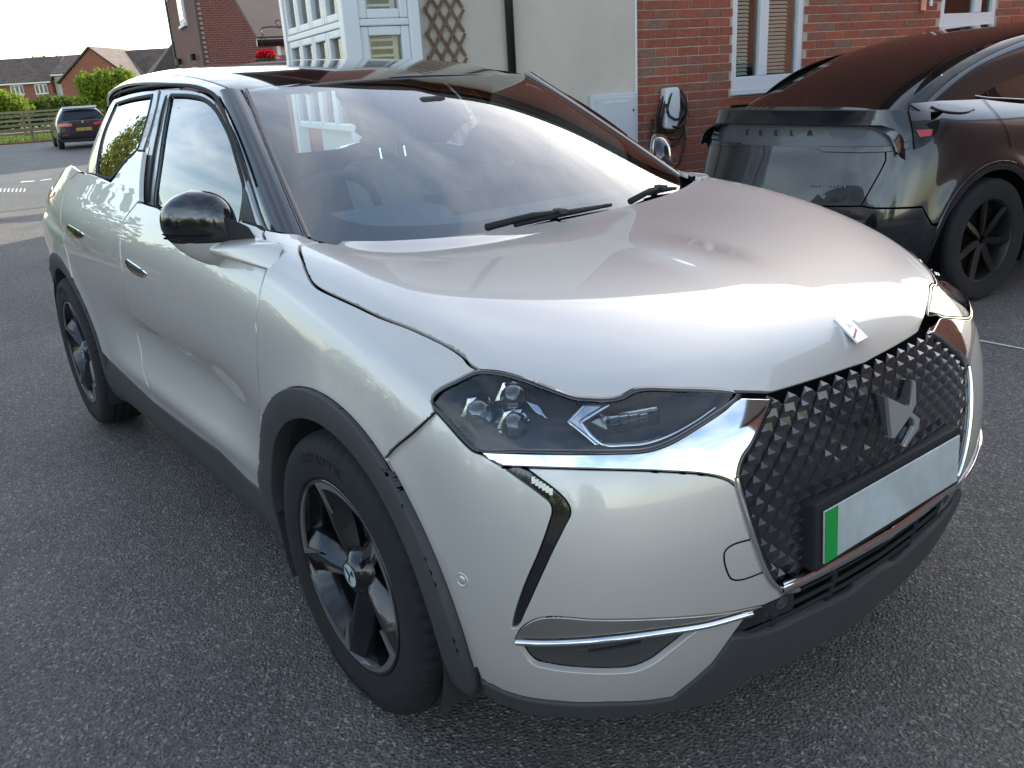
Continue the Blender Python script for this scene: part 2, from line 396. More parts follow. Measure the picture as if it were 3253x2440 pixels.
# ================================================================ setting
def asphalt(name, base, warm=(1, 1, 1), fine=150.0, bumpd=0.004):
    m = bpy.data.materials.new(name); m.use_nodes = True; t = m.node_tree; b = t.nodes['Principled BSDF']
    g = N(t, 'ShaderNodeTexCoord')
    v = N(t, 'ShaderNodeTexVoronoi', Scale=fine, feature='F1'); t.links.new(g.outputs['Object'], v.inputs['Vector'])
    v2 = N(t, 'ShaderNodeTexVoronoi', Scale=fine*0.62, feature='DISTANCE_TO_EDGE'); t.links.new(g.outputs['Object'], v2.inputs['Vector'])
    n1 = N(t, 'ShaderNodeTexNoise', Scale=1.1, Detail=7.0, Roughness=0.6); t.links.new(g.outputs['Object'], n1.inputs['Vector'])
    sp = N(t, 'ShaderNodeSeparateColor'); t.links.new(v.outputs['Color'], sp.inputs[0])
    c1 = ramp(t, sp.outputs[0], [(0.0, tuple(base*w*0.60 for w in warm)), (0.55, tuple(base*w for w in warm)), (0.90, tuple(base*w*1.35 for w in warm)), (0.98, tuple(base*w*2.4 for w in warm))])
    c2 = ramp(t, n1.outputs[0], [(0.3, (0.78, 0.78, 0.80)), (0.72, (1.18, 1.17, 1.15))])
    mxn = N(t, 'ShaderNodeMix', data_type='RGBA', blend_type='MULTIPLY'); mxn.inputs['Factor'].default_value = 1.0
    n2 = N(t, 'ShaderNodeTexNoise', Scale=0.30, Detail=5.0, Roughness=0.7, Distortion=0.6); t.links.new(g.outputs['Object'], n2.inputs['Vector'])
    c3 = ramp(t, n2.outputs[0], [(0.35, (0.80, 0.80, 0.80)), (0.50, (1.0, 1.0, 1.0)), (0.68, (1.15, 1.14, 1.12))])
    mz = N(t, 'ShaderNodeMix', data_type='RGBA', blend_type='MULTIPLY'); mz.inputs['Factor'].default_value = 1.0; t.links.new(c2, mz.inputs['A']); t.links.new(c3, mz.inputs['B']); c2 = mz.outputs['Result']
    t.links.new(c1, mxn.inputs['A']); t.links.new(c2, mxn.inputs['B']); t.links.new(mxn.outputs['Result'], b.inputs['Base Color'])
    r = ramp(t, sp.outputs[1], [(0, (0.55,)*3), (1, (0.85,)*3)]); t.links.new(r, b.inputs['Roughness'])
    hh = N(t, 'ShaderNodeMath', operation='MULTIPLY'); t.links.new(v2.outputs['Distance'], hh.inputs[0]); hh.inputs[1].default_value = 2.2
    ad = N(t, 'ShaderNodeMath', operation='MULTIPLY_ADD'); t.links.new(sp.outputs[2], ad.inputs[0]); ad.inputs[1].default_value = 0.45; t.links.new(hh.outputs[0], ad.inputs[2])
    bp = N(t, 'ShaderNodeBump', Strength=0.9, Distance=bumpd); t.links.new(ad.outputs[0], bp.inputs['Height']); t.links.new(bp.outputs[0], b.inputs['Normal'])
    MATS[name] = m; return m
asphalt('tarmac', 0.125, (1.10, 1.0, 0.90), fine=135, bumpd=.0045); asphalt('road_tarmac', 0.085, (1.06, 1.0, 0.95), fine=90)
mat('paint_line', (0.55, 0.55, 0.53), rough=0.7, noise=(60, 0.35))
mat('render_cream', (0.53, 0.485, 0.42), rough=0.9, noise=(1.6, 0.09), bump=(260, 0.5, 0.004))
mat('mortar', (0.44, 0.35, 0.29), rough=0.95, noise=(30, 0.2))
BR = [mat('brick_%d' % i, c, rough=0.85, noise=(28, 0.30), bump=(120, 0.5, 0.003)) for i, c in enumerate(((0.27, 0.075, 0.045), (0.24, 0.070, 0.045), (0.30, 0.088, 0.050), (0.22, 0.085, 0.060), (0.20, 0.105, 0.080)))]
mat('upvc', (0.62, 0.64, 0.68), rough=0.35, noise=(2, 0.03))
mat('gutter_black', (0.012, 0.010, 0.010), rough=0.35)
mat('blind', (0.70, 0.72, 0.68), rough=0.7)
mat('room_dark', (0.03, 0.028, 0.026), rough=0.9)
mat('trellis_wood', (0.16, 0.105, 0.060), rough=0.8, noise=(25, 0.35), bump=(120, 0.4, 0.002))
mat('meter_white', (0.55, 0.57, 0.60), rough=0.5)
mat('charger_white', (0.62, 0.66, 0.68), rough=0.25)
mat('cable', (0.012, 0.012, 0.013), rough=0.55)
glass_mat('house_glass', (0.90, 0.92, 0.90), ior=1.38, dens=0.01, k=1.0)
mat('grass', (0.14, 0.19, 0.035), rough=0.9, noise=(0.5, 0.35))
mat('grass_blade', (0.20, 0.26, 0.045), rough=0.8, noise=(1.3, 0.35))
mat('fence_wood', (0.20, 0.17, 0.12), rough=0.9, noise=(8, 0.3))
mat('bark', (0.09, 0.07, 0.05), rough=0.9, noise=(14, 0.3))
mat('tile_roof', (0.105, 0.078, 0.066), rough=0.85, noise=(1.2, 0.2))
mat('far_brick', (0.235, 0.088, 0.058), rough=0.9, noise=(4, 0.22), bump=(26, 0.3, 0.01))
mat('white_trim', (0.68, 0.68, 0.68), rough=0.6)
def leafmat(name, c1, c2, tr=0.45):
    m = bpy.data.materials.new(name); m.use_nodes = True; t = m.node_tree; t.nodes.clear()
    g = N(t, 'ShaderNodeTexCoord'); nz = N(t, 'ShaderNodeTexNoise', Scale=2.3, Detail=5.0); t.links.new(g.outputs['Object'], nz.inputs['Vector'])
    c = ramp(t, nz.outputs[0], [(0.32, c1), (0.68, c2)])
    d = N(t, 'ShaderNodeBsdfDiffuse'); l = N(t, 'ShaderNodeBsdfTranslucent'); ms = N(t, 'ShaderNodeMixShader'); ms.inputs[0].default_value = tr
    t.links.new(c, d.inputs[0]); t.links.new(c, l.inputs[0]); t.links.new(d.outputs[0], ms.inputs[1]); t.links.new(l.outputs[0], ms.inputs[2])
    o = N(t, 'ShaderNodeOutputMaterial'); t.links.new(ms.outputs[0], o.inputs[0]); MATS[name] = m; return m
leafmat('leaf_hedge', (0.045, 0.085, 0.018), (0.15, 0.19, 0.04)); leafmat('leaf_bright', (0.12, 0.20, 0.025), (0.28, 0.33, 0.06)); leafmat('leaf_olive', (0.06, 0.09, 0.02), (0.20, 0.20, 0.05))
leafmat('petal_red', (0.42, 0.005, 0.02), (0.55, 0.01, 0.04)); leafmat('petal_mixed', (0.30, 0.12, 0.30), (0.45, 0.35, 0.15))
def struct(name, mb, m, **k): return tag(mb.build(name, m, **k), kind='structure')
struct('ground', MB().box(-600, 600, -600, 600, -0.5, -0.004), 'tarmac')

# frame of the house: x runs along the front wall, y goes into the house
HO = np.array([-3.80, 4.37, 0.0]); HA = rad(78.0); HD = np.array([math.cos(HA), math.sin(HA), 0]); HN = np.array([HD[1], -HD[0], 0])
def hw(s, n, z=0.0): return HO+HD*s+HN*n+np.array([0, 0, z])
HOUSE = thing('house', tuple(HO), 'house with cream render and red brick front wall behind the two nearest cars', 'house', rz=HA)
def wall_boxes(mb, s0, s1, z0, z1, y0, y1, holes):
    xs = sorted({s0, s1, *[h[0] for h in holes], *[h[1] for h in holes]})
    for a, b in zip(xs[:-1], xs[1:]):
        cuts = sorted([(h[2], h[3]) for h in holes if h[0] <= a+1e-6 and h[1] >= b-1e-6]); z = z0
        for c, d_ in cuts:
            if c > z: mb.box(a, b, y0, y1, z, c)
            z = max(z, d_)
        if z < z1: mb.box(a, b, y0, y1, z, z1)
    return mb
EAVE = 5.0; W1 = (.700, 1.520, 1.170, 2.35); W2 = (3.315, 4.135, 1.64, 2.35)
BW = wall_boxes(MB(), -.34, 9.0, 0, EAVE, .008, .30, [W1, W2]).build('brick_wall', 'mortar', HOUSE)
rng = random.Random(4)
brick_me = []
for i, m_ in enumerate(BR):
    me_ = MB().box(-.1075, .1075, 0, .02, -.0325, .0325).me('brick', bevel=0.003); me_.materials.append(m_); brick_me.append(me_)
half_me = []
for i, m_ in enumerate(BR):
    me_ = MB().box(-.051, .051, 0, .02, -.0325, .0325).me('brick_half', bevel=0.003); me_.materials.append(m_); half_me.append(me_)
rest = MB(); nbrick = 0
for r in range(0, 66):
    z = .0375+.075*r
    for c in range(-1, 42):
        s = -.34+.1125+.225*c+(.1125 if r % 2 else 0.0); w0, w1 = s-.1075, s+.1075
        half = False
        if w0 < -.341:
            if w1 < -.335: continue
            w0 = -.335; half = True
        cut = False
        for h in (W1, W2):
            if h[2]-.03 < z < h[3] and w1 > h[0] and w0 < h[1]:
                if w0 < h[0]-.06: w1 = h[0]-.004; half = True
                elif w1 > h[1]+.06: w0 = h[1]+.004; half = True
                else: cut = True
        if cut or w1-w0 < .03: continue
        vis = (s < .80 and .50 < z < 2.06) or (s >= .80 and s < 4.9 and 1.33 < z < 2.06 and not (1.0 < s < 5 and z < 1.33))
        if vis and nbrick < 299:
            k = rng.choices(range(5), (5, 5, 4, 3, 1.2))[0]; full_ = (w1-w0) > .20
            me_ = brick_me[k] if full_ else half_me[k]
            o = obj('brick', me_, BW); o.location = ((w0+w1)/2, rng.uniform(-.003, .002), z+rng.uniform(-.001, .001)); o.rotation_euler = (0, rng.uniform(-.006, .006), rng.uniform(-.01, .01))
            if not full_: o.scale = ((w1-w0)/.102, 1, 1)
            nbrick += 1
        elif z < 4.9: rest.box(w0, w1, 0, .02, z-.0325, z+.0325)
ro = rest.build('brick_courses', BR[0], BW); ro['kind'] = 'stuff'
CW = MB().box(-2.36, -.345, -.022, .30, 0, EAVE).build('render_wall', 'render_cream', HOUSE, bevel=.004)
MB().box(-.345, -.325, -.026, .02, 0, EAVE).build('render_bead', 'white_trim', HOUSE)
MB().box(-2.36, -1.90, -.034, -.02, 0, EAVE).build('render_return', 'render_cream', HOUSE)
sh = MB(); sh.box(-2.34, -2.06, .30, 1.6, 0, EAVE); sh.box(-1.25, -.95, 1.6, 8.0, 0, EAVE); sh.box(-2.34, -.95, 1.6, 1.9, 0, EAVE); sh.box(8.7, 9.0, .30, 8.0, 0, EAVE); sh.box(-.95, 8.7, 7.7, 8.0, 0, EAVE); sh.build('side_walls', 'far_brick', HOUSE)
rf = MB(); rf.add([(-2.7, -.4, EAVE), (9.3, -.4, EAVE), (9.3, 4, 8.0), (-2.7, 4, 8.0), (-2.7, 8.4, EAVE), (9.3, 8.4, EAVE), (-2.7, -.4, EAVE+.15), (9.3, -.4, EAVE+.15), (9.3, 4, 8.15), (-2.7, 4, 8.15), (-2.7, 8.4, EAVE+.15), (9.3, 8.4, EAVE+.15)],
    [(0, 1, 2, 3), (3, 2, 5, 4), (6, 9, 8, 7), (9, 10, 11, 8), (0, 6, 7, 1), (4, 5, 11, 10), (0, 3, 9, 6), (3, 4, 10, 9), (1, 7, 8, 2), (2, 8, 11, 5)]); rf.build('roof', 'tile_roof', HOUSE)
MB().box(-2.32, 8.98, -.28, 8.28, EAVE-.06, EAVE+.06).build('sun_stop_slab', 'far_brick', HOUSE)  # unseen slab added to stop sun leaking through under the eaves
gb = MB()
for s in (-1.1, 8.85): gb.prism([(-0.1, EAVE), (8.0, EAVE), (4, 7.95)], lambda y, z, s=s: (s-.12, y, z), lambda y, z, s=s: (s+.12, y, z))
gb.build('gable', 'far_brick', HOUSE)
# windows on the brick wall
def casement(par, s0, s1, z0, z1, mull, blinds=True, y=0.03):
    wn = thing('window', (0, 0, 0), None, None); wn.parent = par
    f = MB(); fw = .058
    f.box(s0, s0+fw, y-.02, y+.05, z0, z1); f.box(s1-fw, s1, y-.02, y+.05, z0, z1); f.box(s0+fw, s1-fw, y-.02, y+.05, z0, z0+fw+.07); f.box(s0+fw, s1-fw, y-.02, y+.05, z1-fw, z1)
    for m_ in mull: f.box(m_-.048, m_+.048, y-.024, y+.05, z0+fw+.07, z1-fw)
    f.build('window_frame', 'upvc', wn, bevel=.008)
    MB().box(s0-.01, s1+.01, y-.07, y+.02, z0-.03, z0-.001).build('window_sill', 'upvc', wn, bevel=.008)
    edges = [s0+fw]+[q for m_ in mull for q in (m_-.048, m_+.048)]+[s1-fw]
    for a, b in zip(edges[::2], edges[1::2]):
        MB().box(a, b, y+.018, y+.022, z0+fw+.07, z1-fw).build('pane', 'house_glass', wn)
        if blinds:
            n_ = int((z1-z0-.2)/.033)
            for k in range(n_):
                zz = z0+.14+k*.033; q = MB(); q.hexa([(a, y+.075, zz), (b-.045, y+.075, zz), (b-.045, y+.098, zz+.024), (a, y+.098, zz+.024), (a, y+.077, zz+.001), (b-.045, y+.077, zz+.001), (b-.045, y+.100, zz+.025), (a, y+.100, zz+.025)]); q.build('blind_slat', 'blind', wn)
    MB().box(s0, s1, y+.20, y+.22, z0, z1).build('room', 'room_dark', wn)
    return wn
casement(HOUSE, *W1, mull=[1.062]); casement(HOUSE, *W2, mull=[3.86])
# corner bay of white framed windows
BAY = thing('bay_window', (0, 0, 0), None, None); BAY.parent = HOUSE
bz = [.55, 1.80, 1.835, 2.60]
MB().box(-2.90, -2.36, -.33, 1.55, 0, .55).build('bay_base', 'render_cream', BAY)
MB().box(-2.93, -2.34, -.36, 1.60, 2.60, 2.72).build('bay_head', 'upvc', BAY)
fr = MB(); fr.box(-2.915, -2.80, -.35, -.235, .55, 2.60); fr.box(-2.44, -2.36, -.35, -.25, .55, 2.60); fr.box(-2.915, -2.82, 1.45, 1.55, .55, 2.60); fr.box(-2.46, -2.36, -.25, .0, .55, 2.6)
fr.box(-2.80, -2.44, -.34, -.25, 1.797, 1.843); fr.box(-2.905, -2.82, -.235, 1.45, 1.797, 1.843); fr.build('bay_posts', 'upvc', BAY, bevel=.008)
def light(par, p0, p1, z0, z1, fw, horizontal_y=None, horizontal_s=None, shutters=False):
    """one glazed light with its own sash; lies in a plane of constant y or constant s"""
    L = thing('sash', (0, 0, 0), None, None); L.parent = par
    def B(mb, a, b, d0, d1, z_0, z_1):
        if horizontal_y is not None: mb.box(a, b, horizontal_y+d0, horizontal_y+d1, z_0, z_1)
        else: mb.box(horizontal_s+d0, horizontal_s+d1, a, b, z_0, z_1)
    m_ = MB(); B(m_, p0, p0+fw, -.03, .04, z0, z1); B(m_, p1-fw, p1, -.03, .04, z0, z1); B(m_, p0+fw, p1-fw, -.03, .04, z0, z0+fw); B(m_, p0+fw, p1-fw, -.03, .04, z1-fw, z1); m_.build('sash_frame', 'upvc', L, bevel=.010)
    m_ = MB(); B(m_, p0+fw, p1-fw, .006, .010, z0+fw, z1-fw); m_.build('pane', 'house_glass', L)
    if shutters:
        m_ = MB(); B(m_, p0+fw, p0+fw+.035, .06, .08, z0, z1); B(m_, p1-fw-.035, p1-fw, .06, .08, z0, z1); m_.build('shutter_frame', 'blind', L)
        n_ = int((z1-z0)/.052)
        for k in range(n_):
            m_ = MB(); B(m_, p0+fw+.035, p1-fw-.035, .055, .10, z0+.03+k*.052, z0+.046+k*.052); m_.build('shutter_slat', 'blind', L)
light(BAY, -2.80, -2.44, 1.845, 2.58, .062, horizontal_y=-.30, shutters=True); light(BAY, -2.80, -2.44, 1.10, 1.795, .062, horizontal_y=-.30, shutters=True)
for k in range(4):
    a = -.235+k*.421
    light(BAY, a, a+.415, 1.845, 2.58, .055, horizontal_s=-2.87); light(BAY, a, a+.415, 1.10, 1.795, .055, horizontal_s=-2.87)
MB().box(-2.72, -2.68, -.10, 1.40, .6, 2.58).build('bay_curtain', 'blind', BAY); MB().box(-2.66, -2.40, -.16, -.12, .6, 2.58).build('bay_room', 'room_dark', BAY)
# downpipe, bracket
mb = MB(); mb.tube([(-1.525, -.075, 0), (-1.525, -.075, 4.9)], .034, 12); dp = mb.build('downpipe', 'gutter_black', HOUSE, smooth=True)
for z in (.9, 2.3, 3.6): MB().box(-1.575, -1.475, -.078, -.02, z-.02, z+.02).build('pipe_clip', 'gutter_black', dp)
MB().box(2.99, 3.06, -.03, .0, 1.80, 1.93).build('hook_plate', 'satin_chrome', HOUSE, bevel=.004); mb = MB(); mb.tube([(3.10, -.05, 1.84), (3.10, -.05, 2.3)], .016, 8); mb.build('overflow_pipe', 'white_trim', HOUSE)
# trellis
TR = thing('trellis', tuple(hw(-2.06, .055)), 'brown wooden diamond trellis fixed to the cream rendered wall', 'trellis', rz=HA)
def slat(a, b, y, w, t):
    a = np.array(a); b = np.array(b); u = (b-a)/np.linalg.norm(b-a); v = np.array([-u[1], u[0]])*w/2; m_ = MB()
    P = [a+v, b+v, b-v, a-v]; m_.hexa([(p[0], y, p[1]) for p in P]+[(p[0], y+t, p[1]) for p in P]); m_.build('slat', 'trellis_wood', TR, bevel=.003)
for k in range(-4, 16): 
    x0 = -.17; z0 = 1.05+.17*k
    def clipd(x0, z0, x1, z1):
        return (x0, z0), (x1, z1)
    if z0 > 2.9: continue
    slat((-.155, z0), (.155, z0+.52), -.030, .024, .010); slat((.155, z0+.02), (-.155, z0+.54), -.012, .022, .010)
# meter box
MT = thing('meter_box', tuple(hw(-.59, .022)), 'white wall mounted meter box on the cream rendered wall', 'meter box', rz=HA)
MB().box(-.225, .225, -.055, 0, .66, 1.235).build('box_body', 'meter_white', MT, bevel=.012); DR = MB().box(-.178, .190, -.066, -.054, .70, 1.205).build('door', 'meter_white', MT, bevel=.005)
for a, b in ((-.12, -.02), (.0, .12)): MB().box(a, b, -.069, -.065, 1.160, 1.172).build('vent_slot', 'blind', DR)
MB().box(.175, .186, -.072, -.064, 1.08, 1.10).build('latch', 'gutter_black', DR)
# EV charger with cable
CH = thing('charger', tuple(hw(-.01, .01)), 'slim white electric car charger with coiled black cable on the brick wall', 'charger', rz=HA)
m_ = MB(); prof = [(-.075, .335), (-.055, .345), (.045, .345), (.062, .325), (.072, .24), (.070, .17), (.058, .08), (.035, .01), (.015, 0), (-.060, .005), (-.078, .02), (-.080, .15), (-.082, .25)]
m_.prism([(x, z+.905) for x, z in prof], lambda x, z: (x, -.10, z), lambda x, z: (x, -.01, z)); m_.build('charger_body', 'charger_white', CH, bevel=.012, smooth=True)
cb = MB()
for q, (rx, rz_, cz, dy) in enumerate(((.135, .17, 1.03, -.05), (.120, .20, 1.00, -.07), (.145, .235, .98, -.035), (.105, .16, 1.06, -.09))):
    cb.tube([(.0+.012*q+rx*math.cos(t), dy-.012*math.sin(3*t), cz+rz_*math.sin(t)-.02*math.cos(2*t)) for t in np.linspace(0, 2*math.pi, 40)[:-1]], .011, 7, closed=True)
cb.tube([(-.085, -.105, 1.12), (-.06, -.115, 1.02), (0, -.118, .985), (.06, -.115, .99), (.10, -.10, 1.04), (.13, -.06, 1.10)], .011, 7)
cb.tube([(-.05, -.04, .93), (-.06, -.04, .7), (-.05, -.06, .45), (.05, -.2, .15), (.3, -.5, .02)], .011, 7); cb.tube([(.15, -.04, 1.0), (.17, -.04, .8), (.10, -.05, .6), (-.02, -.05, .5)], .011, 7); cb.tube([(-.17, -.03, 1.0), (-.20, -.03, .7), (-.16, -.04, .45)], .011, 7)
cb.build('cable', 'cable', CH, smooth=True)
# bay line of the next parking place
def gquad(name, P, z, m, kind='structure'):
    m_ = MB(); m_.add([(p[0], p[1], z) for p in P], [(0, 1, 2, 3)]); return tag(m_.build(name, m), kind=kind)
def gpx(z_, *pts): return [at(q, 'z', 0.0) for q in px(z_, *pts)]
A_ = gpx('E', (1895, 372), (2211, 432), (2211, 441), (1895, 381)); A_[1] = A_[0]+(A_[1]-A_[0])*4; A_[2] = A_[3]+(A_[2]-A_[3])*4
gquad('bay_line', A_, .000, 'paint_line')

# ---- lane, verge, fences to the left
gquad('lane', [(-39.0, -60, 0), (-12.8, -60, 0), (-12.8, 60, 0), (-39.0, 60, 0)], .0, 'road_tarmac')
for L in (((255,1108),(430,1095),(436,1085),(272,1092)), ((500,1086),(645,1068),(650,1058),(512,1076))): gquad('lane_marking', gpx('X5', *L), .004, 'paint_line')
for k in range(8): 
    x0 = -60+k*50; gquad('lane_marking', gpx('X5', (x0, 1228), (x0+22, 1224), (x0+34, 1180), (x0+16, 1184)), .004, 'paint_line')
struct('verge', MB().box(-140, -39.5, -120, 120, -.05, .02), 'grass'); struct('verge_edge', MB().box(-39.5, -39.38, -120, 120, -.05, .06), 'far_brick')
def tufts(name, x0, x1, y0, y1, n, h0, h1, seed, m='grass_blade'):
    r = random.Random(seed); V = []; F = []
    for i in range(n):
        x, y = r.uniform(x0, x1), r.uniform(y0, y1); h = r.uniform(h0, h1); a = r.uniform(0, 6.3); w = .02; k = len(V)
        V += [(x-w*math.cos(a), y-w*math.sin(a), .01), (x+w*math.cos(a), y+w*math.sin(a), .01), (x+r.uniform(-.08, .08), y+r.uniform(-.08, .08), h)]; F.append((k, k+1, k+2))
    o = obj(name, mesh(name, V, F), None, m); return tag(o, 'short bright grass growing on the verge beyond the lane', 'grass', kind='stuff')
tufts('grass', -48, -39.6, 0, 9.5, 16000, .06, .22, 2)
def fence(name, pts, h, rails, label, pr=.05):
    F_ = thing(name, (pts[0][0], pts[0][1], 0), label, 'fence'); o = np.array([pts[0][0], pts[0][1], 0])
    for p in pts: MB().box(p[0]-o[0]-pr, p[0]-o[0]+pr, p[1]-o[1]-pr, p[1]-o[1]+pr, 0, h).build('post', 'fence_wood', F_, bevel=.01)
    for z, t in rails:
        for p, q in zip(pts[:-1], pts[1:]):
            a = np.array([p[0]-o[0]+pr*1.2, p[1]-o[1], z]); b = np.array([q[0]-o[0]+pr*1.2, q[1]-o[1], z]); u = (b-a)/np.linalg.norm(b-a); w = np.array([-u[1], u[0], 0])*.03
            m_ = MB(); m_.hexa([tuple(a+w-(0, 0, t)), tuple(b+w-(0, 0, t)), tuple(b-w-(0, 0, t)), tuple(a-w-(0, 0, t)), tuple(a+w+(0, 0, t)), tuple(b+w+(0, 0, t)), tuple(b-w+(0, 0, t)), tuple(a-w+(0, 0, t))]); m_.build('rail', 'fence_wood', F_)
fence('knee_rail', [(-40.2+.08*k, 2.6+1.55*k) for k in range(-1, 6)], .52, [(.50, .07)], 'low knee rail of weathered timber along the edge of the grass verge')
fence('post_fence', [(-44.5+.1*k, 1.8+2.2*k) for k in range(0, 5)], 1.15, [(1.02, .06), (.62, .06), (.25, .05)], 'weathered post and rail fence standing behind the low knee rail')
fence('paddock_fence', [(-58+.1*k, 1.0+2.6*k) for k in range(0, 8)], 1.25, [(1.12, .06), (.65, .06)], 'far post and rail fence running in front of the clipped hedge')
def leaves(name, blobs, n, size, m, parent, seed, flat=0.0):
    """leaf quads spread through a set of ellipsoids, denser near the skin"""
    r = random.Random(seed); V = []; F = []; wts = [b[3]*b[4]*b[5] for b in blobs]
    for i in range(n):
        cx, cy, cz, rx, ry, rz_ = r.choices(blobs, wts)[0]
        while True:
            u = Vector((r.uniform(-1, 1), r.uniform(-1, 1), r.uniform(-1, 1)))
            if .15 < u.length < 1: break
        u *= (u.length**-0.40)*r.uniform(.72, 1.0)*(1+.28*max(0, math.sin(7.3*u.x+3*cx)*math.sin(6.1*u.y+2*cy)*math.sin(5.7*u.z+cz)))
        p = Vector((cx+u.x*rx, cy+u.y*ry, max(.02, cz+u.z*rz_))); s = size*r.uniform(.6, 1.3)
        q = Vector((r.gauss(0, 1), r.gauss(0, 1), r.gauss(0, .8)+.4)).normalized(); t = q.orthogonal().normalized()*s; t = Matrix.Rotation(r.uniform(0, 6.3), 3, q) @ t; w = q.cross(t)*.62; k = len(V)
        V += [p-t, p+w*.9, p+t, p-w*.9]; F.append((k, k+1, k+2, k+3))
    return obj(name, mesh(name, V, F), parent, m)
def tree(name, loc, blobs, n, size, m, label, cat, seed, trunk=None, group=None):
    T_ = thing(name, loc, label, cat, group); leaves('crown', blobs, n, size, m, T_, seed)
    r = random.Random(seed); tb_ = MB(); h = trunk or max(b[2] for b in blobs)
    tb_.tube([(0, 0, 0), (.05, .03, h*.5), (.02, -.04, h)], [.06+.02*h, .04+.012*h, .02], 7)
    for k in range(5):
        b = blobs[k % len(blobs)]; tb_.tube([(.03, 0, h*.4), (b[0]*.5, b[1]*.5, h*.6), (b[0]+r.uniform(-.3, .3)*b[3], b[1], b[2])], [.03+.006*h, .025, .008], 5)
    tb_.build('trunk', 'bark', T_); return T_
HG = thing('hedge', (-64, 8, 0), 'long clipped dark green hedge running in front of the far houses', 'hedge')
rr = random.Random(9)
leaves('crown', [(rr.uniform(-.6, .6), -14+k*.9, .95, .9, 1.0, 1.12+.12*math.sin(k*1.7)) for k in range(34)], 26000, .13, 'leaf_hedge', HG, 5)
tb_ = MB(); 
for k in range(10): tb_.tube([(0, -13+k*3, 0), (.1, -13+k*3, 1.6)], .06, 5)
tb_.build('trunk', 'bark', HG)
tree('bush', (-62.5, 7.6, 0), [(0, 0, 1.6, 1.2, 2.0, 1.15), (.2, -1.2, 1.4, .9, 1.1, .9), (0, 1.3, 1.3, .9, 1.2, .9)], 7500, .11, 'leaf_bright', 'pale green bush bulging above the long hedge', 'bush', 31)
YT_ = at_plane((345, 330), (-56, 0, 0), (1, 0, 0))
tree('young_tree', (YT_[0], YT_[1], 0), [(0, -1.0, 2.35, .8, .7, .85), (.1, .0, 2.3, .9, .9, 1.0), (0, 1.1, 2.4, .8, .8, .95), (-.2, .2, 1.4, 1.0, 1.3, 1.1)], 9000, .10, 'leaf_bright', 'yellow green leafy young tree in front of the far brick gable', 'tree', 12)
tree('roadside_tree', (-38, 3.1, 0), [(0, -.4, 2.1, .8, .7, .9), (0, -.9, 3.0, .9, .8, .9), (0, -.2, 1.3, .7, .5, .6)], 3600, .09, 'leaf_bright', 'bright leafy small tree overhanging the knee rail fence', 'tree', 14, trunk=2.2)
FT_ = at_plane((165, 178), (-150, 0, 0), (1, 0, 0))
tree('far_tree', (FT_[0], FT_[1], 0), [(0, -2.0, FT_[2]-1.6, 2, 2.0, 1.5), (0, 1.0, FT_[2]-1.8, 2, 2.4, 1.7), (0, 3.2, FT_[2]-2.1, 2, 1.6, 1.4)], 3500, .35, 'leaf_olive', 'dark tree top showing just above the far roof ridge', 'tree', 15)
# ---- far houses
def fpt(q, D):                                   # point at horizontal distance D along the viewing heading
    h = np.array([math.cos(_y), math.sin(_y), 0]); d_ = ray(q); return CAM+d_*(D/np.dot(d_, h))
FD_ = 96.0
FX = np.array([math.cos(_y), math.sin(_y)]); FR = np.array([math.sin(_y), -math.cos(_y)])
fo = CAM[:2]+FX*FD_; fang = math.atan2(FR[1], FR[0])
def fl(q, D=0.0):
    P = fpt(q, FD_+D); v = P[:2]-fo; return float(np.dot(v, FR)), float(P[2])
Z4 = lambda x, y: (x*560/2212.0, y*560/2212.0)
def roofmat(name):
    m = bpy.data.materials.new(name); m.use_nodes = True; t = m.node_tree; b = t.nodes['Principled BSDF']; g = N(t, 'ShaderNodeTexCoord')
    w = N(t, 'ShaderNodeTexWave', Scale=1.05, Distortion=0.3, bands_direction='X'); t.links.new(g.outputs['Object'], w.inputs['Vector'])
    w2 = N(t, 'ShaderNodeTexWave', Scale=1.0, Distortion=0.2, bands_direction='Z', wave_profile='SAW'); t.links.new(g.outputs['Object'], w2.inputs['Vector'])
    nz = N(t, 'ShaderNodeTexNoise', Scale=1.6, Detail=8.0); t.links.new(g.outputs['Object'], nz.inputs['Vector'])
    c = ramp(t, nz.outputs[0], [(.3, (.085, .060, .050)), (.7, (.150, .105, .088))]); t.links.new(c, b.inputs['Base Color']); b.inputs['Roughness'].default_value = .85
    ad = N(t, 'ShaderNodeMath', operation='ADD'); t.links.new(w.outputs['Fac'], ad.inputs[0]); t.links.new(w2.outputs['Fac'], ad.inputs[1])
    bp = N(t, 'ShaderNodeBump', Strength=.8, Distance=.10); t.links.new(ad.outputs[0], bp.inputs['Height']); t.links.new(bp.outputs[0], b.inputs['Normal']); MATS[name] = m
roofmat('tile_roof_far')
